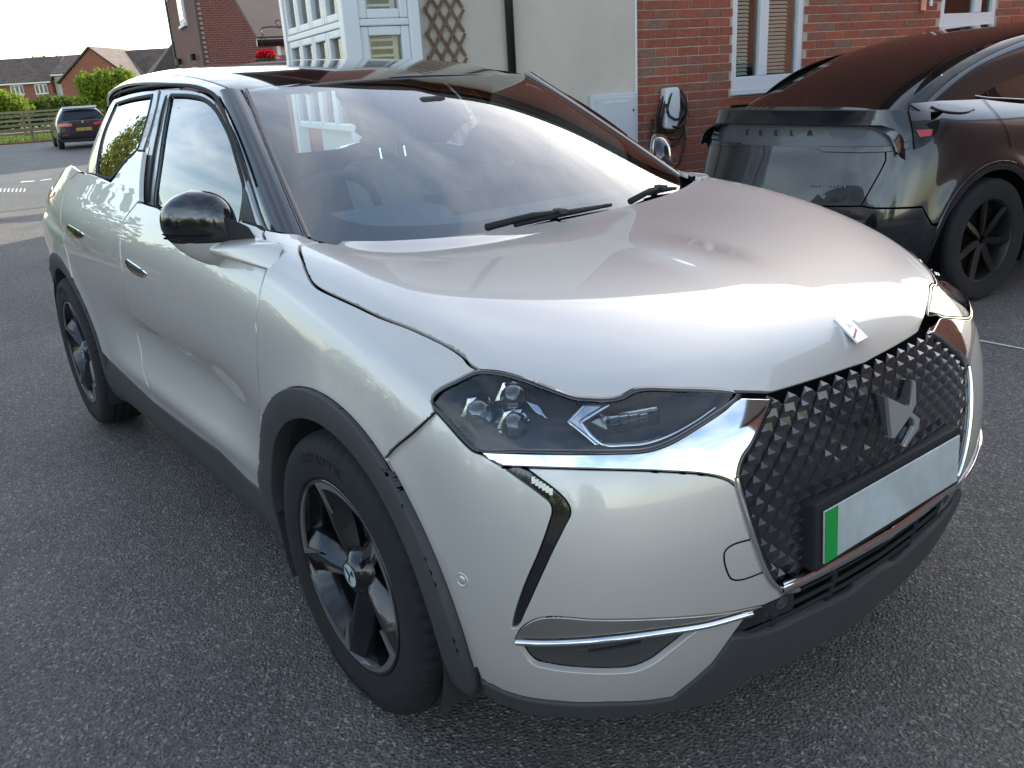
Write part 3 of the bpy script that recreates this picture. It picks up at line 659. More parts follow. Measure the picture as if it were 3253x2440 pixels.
def farhouse(name, x0, x1, ze, zr, dep, label, m_wall, wins=(), y0=0.0, gable=False, xr=None):
    Hh = thing(name, (fo[0], fo[1], 0), label, 'house', rz=fang)
    if not gable:
        MB().box(x0, x1, y0, y0+dep, 0, ze).build('wall', m_wall, Hh)
        r = MB(); r.prism([(y0-.35, ze), (y0+dep/2, zr), (y0+dep+.35, ze), (y0+dep+.35, ze-.15), (y0+dep/2, zr-.2), (y0-.35, ze-.15)], lambda y, z: (x0-.1, y, z), lambda y, z: (x1+.1, y, z)); R_ = r.build('roof', 'tile_roof_far', Hh)
        MB().box(x0-.1, x1+.1, y0-.42, y0-.30, ze-.24, ze-.10).build('gutter', 'white_trim', R_)
    else:
        xr = xr or (x0+x1)/2
        g_ = MB(); g_.prism([(x0, 0), (x1, 0), (x1, ze), (xr, zr-.1), (x0, ze)], lambda x, z: (x, y0, z), lambda x, z: (x, y0+dep, z)); g_.build('wall', m_wall, Hh)
        r = MB(); r.prism([(x0-.35, ze-.15), (xr, zr), (x1+.35, ze-.15), (x1+.35, ze), (xr, zr+.16), (x0-.35, ze)], lambda x, z: (x, y0-.25, z), lambda x, z: (x, y0+dep, z)); r.build('roof', 'tile_roof_far', Hh)
    for (a, b, c, d_) in wins:
        w_ = MB(); w_.box(a, b, y0-.06, y0+.02, c, d_); wf = w_.build('window', 'white_trim', Hh); n3 = 3; ww = (b-a)/n3
        for k in range(n3): MB().box(a+ww*k+.10, a+ww*(k+1)-.06, y0-.075, y0-.058, c+.12, d_-.10).build('pane', 'screen', wf)
    return Hh
xa, zr1 = fl(Z4(0, 748)); xb, ze1 = fl(Z4(640, 1020)); xc, _ = fl(Z4(890, 990)); xg1, _ = fl(Z4(1730, 940)); xg0, ze2 = fl(Z4(880, 985)); xgr, zg = fl(Z4(1235, 610))
w1 = fl(Z4(125, 1075)); w1b = fl(Z4(315, 1195)); w2_ = fl(Z4(428, 1060)); w2b = fl(Z4(615, 1178)); w3 = fl(Z4(175, 1310)); w3b = fl(Z4(350, 1330))
farhouse('terraced_house', xa-9, xb, ze1+.1, zr1+.2, 7.5, 'brick terraced house with two white upper windows and a brown tiled roof', 'far_brick', [(w1[0], w1b[0], w1b[1], w1[1]), (w2_[0], w2b[0], w2b[1], w2_[1]), (w3[0], w3b[0], w3b[1]-.8, w3[1])])
L2 = farhouse('link_house', xb+.05, xc+.3, ze1+.75, zr1+.25, 7.5, 'narrow pale rendered house between the brick terrace and the brick gable', 'render_cream', y0=.6)
xp0, zp = fl(Z4(820, 1260)); m_ = MB(); m_.prism([(xc-3.0, zp-.6), (xc-1.2, zp+.35), (xc-.9, zp+.3), (xc-.9, zp-.6)], lambda x, z: (x, -.6, z), lambda x, z: (x, .6, z)); m_.build('porch', 'white_trim', L2)
farhouse('gable_house', xg0, xg1, ze2-.35, zg, 9, 'plain red brick gable end house beyond the hedge', 'far_brick', gable=True, xr=xgr, y0=-2.2)
xz0, zz0 = fl(Z4(1300, 655)); farhouse('long_roof_house', xgr+.5, xg1+16, ze2-.9, zz0+.35, 9, 'long brown tiled roof house running behind the brick gable', 'far_brick', y0=1.5)
# ---- next house along (brick, with drainpipes and window)
NB = thing('brick_house', tuple(hw(-.2, -26.26)), 'dark red brick house with black drainpipes beyond the white bay window', 'house', rz=HA)
MB().box(0.006, 7.5, 0.008, 8.3, 0, 5.4).build('wall', 'mortar', NB)
bk_ = MB(); rg = random.Random(3); bk2 = MB()
for r in range(20, 70):
    z = .0375+.075*r; o_ = (.1125 if r % 2 else 0)
    for c in range(0, 13): bk_.box(.006+.225*c+o_, .006+.225*c+o_+.215, 0, .02, z-.0325, z+.0325)
    for c in range(0, 36): bk2.box(0, .02, .01+.225*c+o_, .01+.225*c+o_+.215, z-.0325, z+.0325)
mat('brick_nb', (0.16, 0.048, 0.036), rough=.85, noise=(5, .35)); mat('brick_nb2', (0.13, 0.05, 0.042), rough=.85, noise=(5, .3))
for b_, m__ in ((bk_, 'brick_nb'), (bk2, 'brick_nb2')): tag(b_.build('brick_courses', m__, NB), kind='stuff')
for (s, n_) in ((-.05, -.06), (-.06, 8.2)):
    m_ = MB(); m_.tube([(s, n_, 0), (s, n_, 5.4)], .05, 8); m_.build('drainpipe', 'gutter_black', NB)
m_ = MB(); m_.box(-.05, .03, 3.05, 4.75, 3.95, 5.3); wf = m_.build('window', 'white_trim', NB); MB().box(-.07, -.045, 3.25, 4.55, 4.1, 5.2).build('pane', 'screen', wf); MB().box(-.12, .02, 2.95, 4.85, 3.85, 3.95).build('window_sill', 'white_trim', NB)
m_ = MB(); m_.box(1.70, 2.5, -.05, .03, 3.7, 5.0); m_.build('window', 'white_trim', NB)
for y, z in ((2.0, 2.63), (6.4, 2.65)): 
    m_ = MB(); m_.lathe([(0, .0), (.12, .0), (.12, .22), (0, .22)], n=10, axis='z'); o = m_.build('wall_lamp', 'gutter_black', NB); o.location = (-.16, y, z)
r = MB(); r.prism([(-.4, 5.4), (3.75, 8.2), (7.9, 5.4)], lambda x, z: (x, -.3, z), lambda x, z: (x, 8.6, z)); r.build('roof', 'tile_roof', NB)
# rear wing of the brick house with a tall white window and a low porch roof beside it
MB().box(.55, 5, 8.3, 14, 0, 5.6).build('wing', 'render_cream', NB); m_ = MB(); m_.box(.47, .56, 8.7, 11.2, 3.3, 5.6); m_.build('window', 'white_trim', NB); MB().box(.44, .475, 9.0, 10.9, 3.5, 5.6).build('pane', 'screen', NB)
m_ = MB(); m_.add([(-1.0, 8.5, 2.5), (1.2, 8.5, 2.5), (1.2, 12.5, 2.5), (-1.0, 12.5, 2.5), (.25, 9.6, 3.8), (1.2, 9.6, 3.8)], [(0, 3, 2, 1), (0, 1, 5, 4), (1, 2, 5), (2, 3, 4, 5), (3, 0, 4)]); P_ = m_.build('porch_roof', 'tile_roof', NB)
MB().box(-.75, 1.1, 8.8, 12.2, 0, 2.49).build('porch_wall', 'white_trim', P_)
# low canopy with black gutter between the bay and the brick house
GC = thing('canopy_roof', tuple(hw(-1.6, -9.5)), 'small dark tiled canopy with black gutter behind the white bay window', 'canopy', rz=HA)
m_ = MB(); m_.add([(.0, 0, 2.23), (3, 0, 2.23), (3, 2.2, 3.3), (.0, 2.2, 3.3), (.0, 0, 2.30), (3, 0, 2.30), (3, 2.2, 3.37), (.0, 2.2, 3.37)], [(3, 2, 1, 0), (4, 5, 6, 7), (0, 1, 5, 4), (1, 2, 6, 5), (2, 3, 7, 6), (3, 0, 4, 7)]); m_.build('roof', 'tile_roof', GC)
m_ = MB(); m_.tube([(-.03, -.06, 2.20), (3, -.06, 2.20)], .065, 8); m_.build('gutter', 'gutter_black', GC); MB().box(.40, 3, .15, .45, 2.0, 2.24).build('fascia', 'white_trim', GC); MB().box(.7, 3, .6, 2.2, 0, 2.23).build('wall', 'far_brick', GC)
# hanging basket on a scrolled bracket
hb = at_plane(px('X4', (1500, 720))[0], hw(-2.5, -9.0), HN)
HB = thing('hanging_basket', (hb[0], hb[1], 0), 'hanging basket of red flowers on a scrolled iron bracket', 'flower basket', rz=HA); zb = hb[2]
leaves('flowers', [(0, 0, zb+.02, .17, .17, .09)], 420, .028, 'petal_red', HB, 3); leaves('trailing_flowers', [(.10, 0, zb-.06, .20, .18, .10), (-.15, 0, zb-.08, .10, .1, .06)], 300, .024, 'petal_mixed', HB, 4); leaves('foliage', [(0, 0, zb-.06, .2, .2, .10)], 300, .03, 'leaf_hedge', HB, 6)
m_ = MB(); m_.lathe([(.0, zb-.22), (.10, zb-.18), (.16, zb-.06), (.17, zb-.03)], n=16, axis='z'); m_.build('basket', 'bark', HB)
for a in (0, 2.1, 4.2): m_ = MB(); m_.tube([(.15*math.cos(a), .15*math.sin(a), zb), (0, 0, zb+.36)], .004, 5); m_.build('chain', 'gutter_black', HB)
m_ = MB(); m_.tube([(0, 0, zb+.36), (-.02, 0, zb+.40), (.02, 0, zb+.44), (.16, 0, zb+.45), (.40, 0, zb+.43), (.9, 0, zb+.38)], .010, 6); m_.tube([(.28+.06*math.cos(t)*(1-t/9), 0, zb+.50+.06*math.sin(t)*(1-t/9)) for t in np.linspace(-1.6, 5, 22)], .008, 6); m_.build('bracket', 'gutter_black', HB)
OB = thing('side_house', (7.5, 11.5, 0), 'brick house beside the drive, mirrored in the dark fastback', 'house', rz=HA)
MB().box(-5, 6, -4, 5, 0, 5.2).build('wall', 'far_brick', OB)
r = MB(); r.prism([(-4.4, 5.2), (.5, 8.0), (5.4, 5.2)], lambda y, z: (-5.3, y, z), lambda y, z: (6.3, y, z)); r.build('roof', 'tile_roof', OB)
for a in (-3.5, 0, 3.2):
    w_ = MB().box(a, a+1.3, 4.98, 5.05, 3.2, 4.4).build('window', 'white_trim', OB); MB().box(a+.1, a+1.2, 5.04, 5.07, 3.3, 4.3).build('pane', 'screen', w_)
SH_ = thing('side_hedge', (0, -6.6, 0), 'long leafy hedge along the far edge of the drive, mirrored in the car doors', 'hedge')
leaves('crown', [(-7+k*1.0, .3*math.sin(k*2.1), .95, .9, .8, 1.05+.18*math.sin(k*1.3)) for k in range(16)], 12000, .075, 'leaf_hedge', SH_, 77)
tb_ = MB()
for k in range(8): tb_.tube([(-6.5+k*2, 0, 0), (-6.4+k*2, .1, 1.5)], .05, 5)
tb_.build('trunk', 'bark', SH_)
# ---- what stands on the other side of the drive (seen only in the reflections)
for k, (x, y, s_) in enumerate(((-7.4, -4.2, .62), (-9.6, -4.1, .74), (-9.8, -2.6, .80), (-12.4, -2.2, 1.45), (-15.4, -2.7, 1.9), (-19, -3.2, 2.4), (-3.4, -8.2, 1.0), (2.2, -8.4, .85), (5.4, -7.6, .95), (9.0, -4.6, 1.0))):
    tree('shrub', (x, y, 0), [(0, 0, .9*s_, 1.3, 1.2, .95*s_), (.5, .1, 1.5*s_, .9, .8, .8*s_), (-.6, 0, 1.6*s_, .8, .8, .75*s_), (.1, 0, 2.2*s_, .6, .6, .6*s_)], 2600, .075, ('leaf_hedge', 'leaf_olive')[k % 2], 'leafy shrub across the drive mirrored in the car side glass', 'shrub', 50+k, group='shrubs across the drive')
# ---------------------------------------------------------------- the silver crossover
CAR = thing('parked_crossover', (0, 0, 0), 'pearl grey crossover car with black roof and diamond mesh grille, parked on the tarmac', 'car')
WB, ZW, YT = 2.558, 0.343, 0.774
RZ = [0.20, 0.25, 0.36, 0.50, 0.64, 0.77, 0.885, 0.985, 1.075, 1.15, 1.26, 1.38]
RH = [0.80, 0.85, 0.862, 0.857, 0.868, 0.876, 0.872, 0.852, 0.805, 0.775, 0.722, 0.650]
def colA(x, dh=0.0, dz=0.0, k=1.0, top=0.0, taper=0.0):
    out = []
    for j in range(12):
        hh = RH[j]+dh; zz = RZ[j]
        if j >= 6: zz += dz
        if j >= 8: hh -= top*(j-7)*0.25
        out.append((x+taper*max(0, j-6)*0.03, hh*k, zz))
    return out
netA = [
  [(-3.30, h, z) for h, z in zip([.0]*12, RZ)],
  [(-3.30, h, z) for h, z in zip([.30,.32,.33,.34,.35,.36,.36,.34,.30,.25,.2,.2], RZ)],
  [(-3.235+0.02*max(0, j-6), h, z) for j, (h, z) in enumerate(zip([.56,.60,.62,.64,.655,.665,.665,.63,.56,.5,.42,.36], RZ))],
  [(-3.10+0.03*max(0, j-7), h, z) for j, (h, z) in enumerate(zip([.70,.75,.77,.79,.805,.812,.81,.775,.69,.60,.52,.45], RZ))],
  [(-2.90, h, z) for h, z in zip([.76,.82,.835,.845,.855,.860,.855,.830,.755,.68,.60,.52], RZ)],
  colA(-2.56, -0.004, 0.02, top=0.02), colA(-2.15, 0.0, 0.015, top=0.01), colA(-1.65), colA(-1.15), colA(-0.75),
  [(-0.38, h, z) for h, z in zip([.80,.85,.864,.862,.868,.872,.866,.838,.780,.700,.40,0], [.20,.25,.36,.50,.64,.77,.885,.980,1.056,1.072,1.030,1.022])],
  [(-0.12, h, z) for h, z in zip([.80,.85,.866,.868,.868,.870,.864,.836,.766,.690,.40,0], [.20,.25,.36,.50,.64,.765,.870,.962,1.042,1.054,1.022,1.016])],
  [(a, h, z) for a, h, z in zip([.10]*7+[.11,.12,.13,.15,.16], [.80,.85,.866,.868,.868,.868,.860,.833,.762,.685,.40,0], [.20,.25,.36,.50,.63,.745,.842,.925,.995,1.016,1.008,1.002])],
  [(a, h, z) for a, h, z in zip([.24,.24,.24,.24,.24,.25,.26,.28,.31,.34,.39,.41], [.80,.85,.866,.868,.868,.864,.854,.826,.752,.668,.38,0], [.20,.25,.36,.50,.62,.725,.815,.888,.938,.960,.970,.968])],
  [(a, h, z) for a, h, z in zip([.33,.33,.33,.33,.33,.345,.36,.39,.43,.49,.565,.59], [.79,.84,.862,.866,.866,.860,.846,.810,.730,.630,.35,0], [.20,.25,.36,.50,.61,.705,.788,.852,.888,.905,.920,.924])],
  [(a, h, z) for a, h, z in zip([.40,.40,.40,.40,.40,.415,.43,.46,.51,.58,.665,.69], [.78,.83,.855,.862,.862,.855,.836,.792,.700,.590,.32,0], [.20,.25,.36,.49,.60,.69,.765,.822,.848,.860,.878,.882])],
  [(a, h, z) for a, h, z in zip([.455,.455,.455,.455,.455,.47,.485,.515,.56,.625,.712,.735], [.77,.82,.845,.855,.855,.846,.822,.772,.675,.565,.30,0], [.20,.25,.36,.48,.59,.68,.745,.795,.808,.814,.808,.812])],
]
def bodydisp(P):
    """pressed forms of the side: concave lower doors with a rising sill swage, small flares over the arches, tail crease"""
    x, h, z = P[:, 0], P[:, 1], P[:, 2]; d = np.zeros(len(P))
    i1 = np.clip((x+2.15)/0.60, 0, 1); i2 = np.clip((-0.25-x)/0.55, 0, 1); inx = i1*i1*(3-2*i1)*i2*i2*(3-2*i2)
    d -= 0.036*inx*np.exp(-((z-0.60)/0.105)**2)
    d += 0.014*inx*np.exp(-((z-0.455)/0.04)**2)
    for wx in (0.0, -WB):
        r = np.hypot(x-wx, z-ZW); d += 0.012*np.exp(-((r-0.43)/0.055)**2)*(h > 0.6)
    # spine on the bonnet between two creases running to the badge
    wq = .026+.050*np.clip((.70-x)/.50, 0, 1); fx = np.clip((x+.05)/.60, 0, 1); fx = fx*fx*(3-2*fx)*np.clip((.72-x)/.05, 0, 1)
    d += .0080*fx*(z > .8)*(1/(1+np.exp((h-wq)/.0028)))
    # crease running forward from the tail lamp
    zc = 0.985-0.075*np.clip((x+3.1)/1.0, 0, 1); f = np.clip((-2.05-x)/0.6, 0, 1)*np.clip((x+3.35)/0.2, 0, 1)
    d -= 0.016*f*np.exp(-((z-zc+0.02)/0.022)**2)
    return d
PA = Patch(netA, bodydisp, flip=True, nu=240, nv=130)
# front wall: columns round the nose, rows upward
PLAN = [(.02,.868),(.18,.868),(.34,.866),(.475,.852),(.595,.795),(.685,.690),(.745,.555),(.785,.40),(.806,.24),(.815,.10),(.817,0)]
ROWZ = [.13,.20,.29,.40,.52,.64,.74,.82,.89,.96]
SOFF = [-.10,-.06,-.02,-.004,0,-.002,-.010,-.028,-.065,-.14]
FOFF = [-.085,-.062,-.028,-.004,.004,-.010,-.038,-.080,-.140,-.24]
netB = []
for i, (x, h) in enumerate(PLAN):
    a = np.array(PLAN[max(i-1, 0)]); b = np.array(PLAN[min(i+1, len(PLAN)-1)]); t = b-a; t /= np.linalg.norm(t); nr = np.array([-t[1], t[0]])
    if i == len(PLAN)-1: nr = np.array([1.0, 0])
    w = abs(nr[0])**1.0
    netB.append([(x+nr[0]*(SOFF[j]*(1-w)+FOFF[j]*w), max(0, h+nr[1]*(SOFF[j]*(1-w)+FOFF[j]*w)), z) for j, z in enumerate(ROWZ)])
def bumpdisp(P):
    x, h, z = P[:, 0], P[:, 1], P[:, 2]; r = np.hypot(x, z-ZW)
    f = np.clip((.60-x)/.35, 0, 1); return 0.012*np.exp(-((r-0.43)/0.055)**2)*(h > 0.6)*f*f*(3-2*f)
PB = Patch(netB, bumpdisp, flip=True, nu=200, nv=130)
# side glass, windscreen, pillar, roof
gz = [0.98, 1.08, 1.20, 1.32, 1.42, 1.50]; gh = [.812, .790, .742, .680, .615, .555]
PG = Patch([[(x, max(0.02, h-d-e*j*0.4), z) for j, (z, h) in enumerate(zip(gz, gh))] for x, d, e in
            ((-3.05, .34, .0), (-2.85, .16, .03), (-2.55, .060, .016), (-2.2, .025, .008), (-1.8, .016, .002), (-1.4, .018, 0), (-1.0, .028, 0), (-0.6, .048, 0), (-0.2, .07, 0), (0.1, .09, 0))], flip=True)
PW = Patch([[(-.205, 0, .985), (-.43, 0, 1.145), (-.70, 0, 1.313), (-.971, 0, 1.432)],
            [(-.205, .2, .985), (-.43, .19, 1.145), (-.70, .185, 1.311), (-.975, .18, 1.431)],
            [(-.225, .42, .995), (-.452, .40, 1.148), (-.717, .37, 1.309), (-.987, .35, 1.427)],
            [(-.290, .60, 1.02), (-.510, .560, 1.158), (-.750, .515, 1.306), (-.998, .47, 1.421)],
            [(-.385, .690, 1.062), (-.585, .648, 1.180), (-.795, .597, 1.308), (-1.005, .541, 1.416)]])
_e = [(-.385, .690, 1.062), (-.585, .648, 1.180), (-.795, .597, 1.308), (-1.005, .541, 1.416)]
_g = [(-.495, .737, 1.073), (-.695, .692, 1.186), (-.885, .645, 1.308), (-1.06, .598, 1.420)]
PP = Patch([_e, [tuple(0.7*np.array(a)+0.3*np.array(b)+(0.012, 0.014, 0.012)) for a, b in zip(_e, _g)],
            [tuple(0.35*np.array(a)+0.65*np.array(b)+(0.010, 0.018, 0.010)) for a, b in zip(_e, _g)], _g], nu=60, nv=80)
RX = [-.955, -1.08, -1.35, -1.75, -2.12, -2.40, -2.58, -2.70]
RC = [1.431, 1.468, 1.503, 1.524, 1.527, 1.514, 1.492, 1.460]
PR = Patch([[(x, 0, c), (x-.005, .2, c-.002), (x-.014, .37, c-.010), (x-.03, .49-q, c-.018-d), (x-.038, .565-q, c-.045-d*1.3), (x-.042, .615-q, c-.090-d)] for x, c, q, d in
            zip(RX, RC, [.02, .012, 0, 0, .008, .025, .05, .09], [0, 0, 0, 0, 0, 0, .004, .008])], flip=True)
# ---- outlines read off the photograph (near side), in the windows of ZM
hood_line = px('c',(1640,697),(1430,725),(1425,770),(1450,860),(1480,960),(1530,1070),(1580,1130),(1650,1175),(1800,1245),(2000,1335),(2200,1430))+px('M',(900,715),(1000,770))+px('H',(280,10),(372,66))
lamp_top = px('H',(380,66),(480,76),(600,106),(750,160),(880,210),(960,235),(1040,243),(1200,243),(1265,226),(1330,190),(1395,176),(1600,179),(1900,190))
hood_front = lamp_top + px('E',(380,727),(550,735))
door_f = px('c',(1080,570),(1060,600),(1090,700),(1105,800),(1100,930),(1060,1070),(1030,1180),(1000,1380),(985,1520))+px('4',(1638,700),(1638,800),(1648,1000),(1668,1190),(1680,1260))
door_m = px('b',(1062,452),(920,650),(892,800),(893,1000),(915,1180))+px('4',(800,500),(850,650),(900,830),(915,950),(985,1165))
sill = px('4',(690,890),(830,1020),(990,1165),(1200,1330),(1400,1475),(1580,1655))+px('5',(60,765),(132,828))
R_OUT, R_IN = 0.452, 0.384
def arc(wx, r, a0, a1, n=40): return [(wx+r*math.cos(a0+(a1-a0)*i/n), ZW+r*math.sin(a0+(a1-a0)*i/n)) for i in range(n+1)]
S = lambda L, **k: smooth(L, **k)
uA = PA.cam; 
def jn(*Ls): return np.concatenate([np.asarray(L) for L in Ls])
# fine lines in uv of the side patch
U_hood = uA(S(hood_line, closed=False, corner=60)); U_df = uA(S(door_f, closed=False, corner=60)); U_dm = uA(S(door_m, closed=False, corner=60))
U_front = uA(S(hood_front, closed=False, corner=70))
# --- bonnet: outline over both halves (the far half mirrors the near one)
rear_edge = PA.top([(x, h) for x, h in ((-.225, 0.0), (-.222, .15), (-.220, .3), (-.228, .42), (-.250, .55), (-.285, .64))])
gr_top = PA.top([(.7325, .0), (.7315, .1), (.729, .2)])
hood_uv = jn(rear_edge, uA(px('c', (1800, 716), (1700, 700))), U_hood, U_front, gr_top[::-1])
V, F, Nn = panel_data(PA, hood_uv, res=0.013, gap=0.0034, depth=0.014, lip=0.002)
# weld both halves: drop the skirt on the centre line by mirroring only faces off-centre
def mirrored(name, V, F, Nn, tol=2e-3):
    keep = [f for f in F if not all(abs(V[i][1]) < 0.0075 for i in f)]
    V = V.copy(); V[np.abs(V[:, 1]) < 0.0075, 1] = 0.0; Nn = Nn.copy(); Nn[V[:, 1] == 0, 1] = 0; Nn /= np.linalg.norm(Nn, axis=1, keepdims=True)+1e-9
    n = len(V); A = V*(1, -1, 1); B = V
    return mesh(name, np.concatenate([A, B]), [f[::-1] for f in keep]+[tuple(i+n for i in f) for f in keep], normals=np.concatenate([Nn*(1, -1, 1), Nn]))
bonnet = obj('bonnet', mirrored('bonnet', V, F, Nn), CAR, 'paint')
# --- front wings, doors, rear quarters
arch_f = PA.side(arc(0, R_OUT, rad(172), rad(52)))
seam = px('5',(785,565),(830,510),(950,410),(1075,295))
U_seam = uA(S(seam, closed=False))
lamp_side = px('H',(45,250),(60,215),(100,180),(200,130),(330,72))
wing_uv = jn(U_df[::-1], uA(px('c',(1110,572),(1250,600),(1420,612),(1500,640),(1630,690))), U_hood[3:], uA(S(lamp_side, closed=False))[::-1][1:], U_seam[::-1], arch_f[::-1], PA.side([(-.43, .40)]))
panel('front_wing', PA, wing_uv, 'paint', CAR, res=0.013, gap=0.0034, depth=0.014)
bl = px('b',(1145,470),(1240,497),(1350,548))+px('c',(0,345),(90,400),(400,470),(840,478),(1000,530),(1060,570))
fd_uv = jn(U_df, uA(sill[::-1])[1:5], U_dm[::-1], uA(px('b',(1110,455))), uA(bl))
FD = panel('front_door', PA, fd_uv, 'paint', CAR, res=0.02, gap=0.0028, depth=0.014)
fin = px('a',(1122,1042),(1065,1040),(1000,1100),(930,1170),(870,1250),(820,1325),(800,1348),(770,1358),(745,1335))
rearbelt = px('a',(650,1290),(590,1268),(535,1270))
rd_front = px('b',(1062,452))+px('a',(1085,1545),(1085,1400),(1100,1200),(1122,1042))
arch_r = PA.side(arc(-WB, R_OUT, rad(8), rad(95)))
rd_uv = jn(U_dm, PA.side([(-2.06, .415)]), arch_r[2:22], PA.side([(-2.36, .85), (-2.40, .95)]), uA(px('b',(300,500),(340,320),(390,220),(470,150))), uA(rearbelt[::-1]), uA(fin[::-1]), uA(rd_front[::-1]))
RD = panel('rear_door', PA, rd_uv, 'paint', CAR, res=0.02, gap=0.0028, depth=0.014)
arch_r2 = PA.side(arc(-WB, R_OUT, rad(50), rad(178)))
q_uv = jn(uA(px('b',(470,150),(390,220),(340,320),(300,500))), PA.side([(-2.40, .95), (-2.36, .85)]), arch_r2[2:], PA.side([(-3.05, .40)]), np.array([[0.02, .30], [0.02, .68]]), PA.side([(-3.10, 1.04), (-2.9, 1.10)]), uA(px('a',(400,1180),(440,1215),(535,1270))))
panel('rear_quarter_panel', PA, q_uv, 'paint', CAR, res=0.022, gap=0.0028, depth=0.014)
# --- cladding: arch flares and sill
def ring(name, wx, pt, a0, a1, off, n=44):
    """plastic flare between body edge and wheel opening"""
    o = pt.side(arc(wx, R_OUT+0.001, rad(a0), rad(a1), n)); i_ = pt.side(arc(wx, R_IN, rad(a1), rad(a0), n))
    def extra(P):
        e = np.zeros(len(P))
        for k, p in enumerate(P):
            if p[0] > .18 and wx == 0.0:
                q = PB.ev(PB.side([(p[0], p[2])]))[0]
                if abs(q[0]-p[0]) < .02: e[k] = min(max(q[1]-p[1], 0), .03)
        return e
    return panel(name, pt, jn(o, i_), 'cladding', CAR, res=0.018, off=off, gap=0.0, depth=0.05, lip=0.004, offf=extra)
ring('wheel_arch_trim', 0.0, PA, 178, -10, 0.013, n=64); ring('wheel_arch_trim', -WB, PA, 186, -2, 0.004)
sl_uv = jn(PA.side([(-2.06, .415)]), uA(sill)[1:-1], PA.side([(-.415, .415), (-.40, .30), (-.36, .215), (-1.2, .215), (-2.14, .215), (-2.16, .30)]))
panel('sill_trim', PA, sl_uv, 'cladding', CAR, res=0.03, off=0.003, gap=0.0, depth=0.03, lip=0.003)
# dark inner structure closing the gaps between panels
inner = jn(PA.side([(-.42, .25), (-.43, .45)]+[(x, z) for x, z in arc(0, .47, rad(170), rad(45))]), uA(px('H',(60,215),(330,72))), U_hood[::-1], PA.side([(-.6, 1.05), (-1.2, 1.06), (-2.0, 1.06), (-2.9, 1.04)]), np.array([[0.03, .66], [0.03, .3]]), PA.side([(-3.04, .45)]+arc(-WB, .47, rad(170), rad(10))+[(-2.06, .25)]))
panel('inner_structure', PA, inner, 'dark_void', CAR, res=0.05, off=-0.014, depth=0)
panel('inner_bonnet_frame', PA, hood_uv, 'dark_void', CAR, res=0.05, off=-0.016, depth=0)
# --- front bumper and its inserts
uB = PB.cam
lamp_out = px('H',(45,250),(60,215),(100,180),(200,130),(330,70))+lamp_top+px('H',(2010,205),(1990,240),(1900,310),(1750,410),(1600,500),(1500,545),(1400,570),(1200,580),(900,580),(600,575),(330,565),(250,500),(170,410),(90,320),(50,275))
U_lamp = uB(S(lamp_out, corner=55))
class LampPatch(Patch):
    """the nose surface drawn up to the bonnet edge along the top of the lamp"""
    def __init__(s, base, top, bot, SH):
        s.b = base; s.su, s.sv = base.su, base.sv; s.disp = None; s.flip = base.flip
        o = np.argsort(top[:, 0]); s.tu, s.tv = top[o, 0], top[o, 1]; o = np.argsort(bot[:, 0]); s.bu, s.bv = bot[o, 0], bot[o, 1]
        s.u0, s.u1 = top[:, 0].min(), top[:, 0].max(); s.cf = [np.polyfit((top[:, 0]-s.u0)/(s.u1-s.u0), SH[:, k], 4) for k in range(3)]
    def ev(s, uv):
        uv = np.atleast_2d(uv); P = s.b.ev(uv); vt = np.interp(uv[:, 0], s.tu, s.tv); vb = np.interp(uv[:, 0], s.bu, s.bv)
        t = np.clip((uv[:, 1]-vb)/np.maximum(vt-vb, .02), 0, 1.1); q = np.clip((uv[:, 0]-s.u0)/(s.u1-s.u0), 0, 1); t = t*t*(3-2*np.minimum(t, 1))
        return P+np.stack([np.polyval(c, q) for c in s.cf], 1)*t[:, None]
    def nrm(s, uv):
        return s.b.nrm(uv)
_tp = smooth(px('H',(45,250),(60,215),(100,180),(200,130),(330,70))+lamp_top+px('H',(2010,205)), closed=False, corner=70)
_ut = uB(_tp); _sh = np.clip(PA.ev(uA(_tp))-PB.ev(_ut), -.12, .12)
_ub = uB(smooth(px('H',(50,275),(90,320),(170,410),(250,500),(330,569),(600,579),(900,584),(1200,584),(1400,574),(1600,505),(1750,414),(1900,314),(1985,245),(2010,205)), closed=False, corner=70))
PL_ = LampPatch(PB, _ut, _ub, _sh)
chr_low = px('H',(495,670),(650,675),(1000,685),(1500,700),(1850,730),(1940,760),(1985,795))
grl = px('6',(1262,500),(1290,590),(1338,740),(1400,915),(1432,975),(1470,1010),(1510,1022),(1545,1018))   # outer edge of the chrome beside the grille
drl_o = px('6',(150,430),(240,432),(330,490),(420,560),(462,612),(470,655),(440,720),(380,840),(310,990),(250,1120),(212,1192),(190,1200))
drl_i = px('6',(190,1200),(200,1150),(250,1000),(320,840),(370,700),(385,640),(372,598),(340,570),(260,510),(150,430))
fog_top = px('6',(208,1252),(235,1205),(285,1168),(340,1151),(600,1161),(900,1155),(1200,1130),(1395,1093))
fog_bot = px('6',(1300,1138),(1110,1192),(950,1310),(870,1370),(790,1405),(700,1416),(500,1411),(380,1396),(290,1370))
low_r = px('6',(1320,1135),(1250,1230),(1150,1370),(1060,1450),(960,1530))
low_b = px('6',(850,1548),(650,1555),(400,1550),(250,1530),(150,1500),(40,1440))
arch_fb = PB.side(arc(0, R_OUT, rad(58), rad(-2), 30))
U_bot = uB(S(chr_low, closed=False, corner=70))
bum_uv = jn(uB(S(seam, closed=False)), uB(px('H',(50,275),(90,320),(170,410),(250,500),(330,567))), uB(px('H',(420,625))), U_bot, uB(grl), uB(px('6',(1470,1060),(1395,1093))), uB(low_r), uB(low_b), PB.side([(.462, .335)]), arch_fb[::-1])
U_drl = uB(S(jn(drl_o[:-1], drl_i[:-1]), corner=50)); U_fog = uB(S(fog_top+fog_bot, corner=60))
def fdisp(P): return np.zeros(len(P))
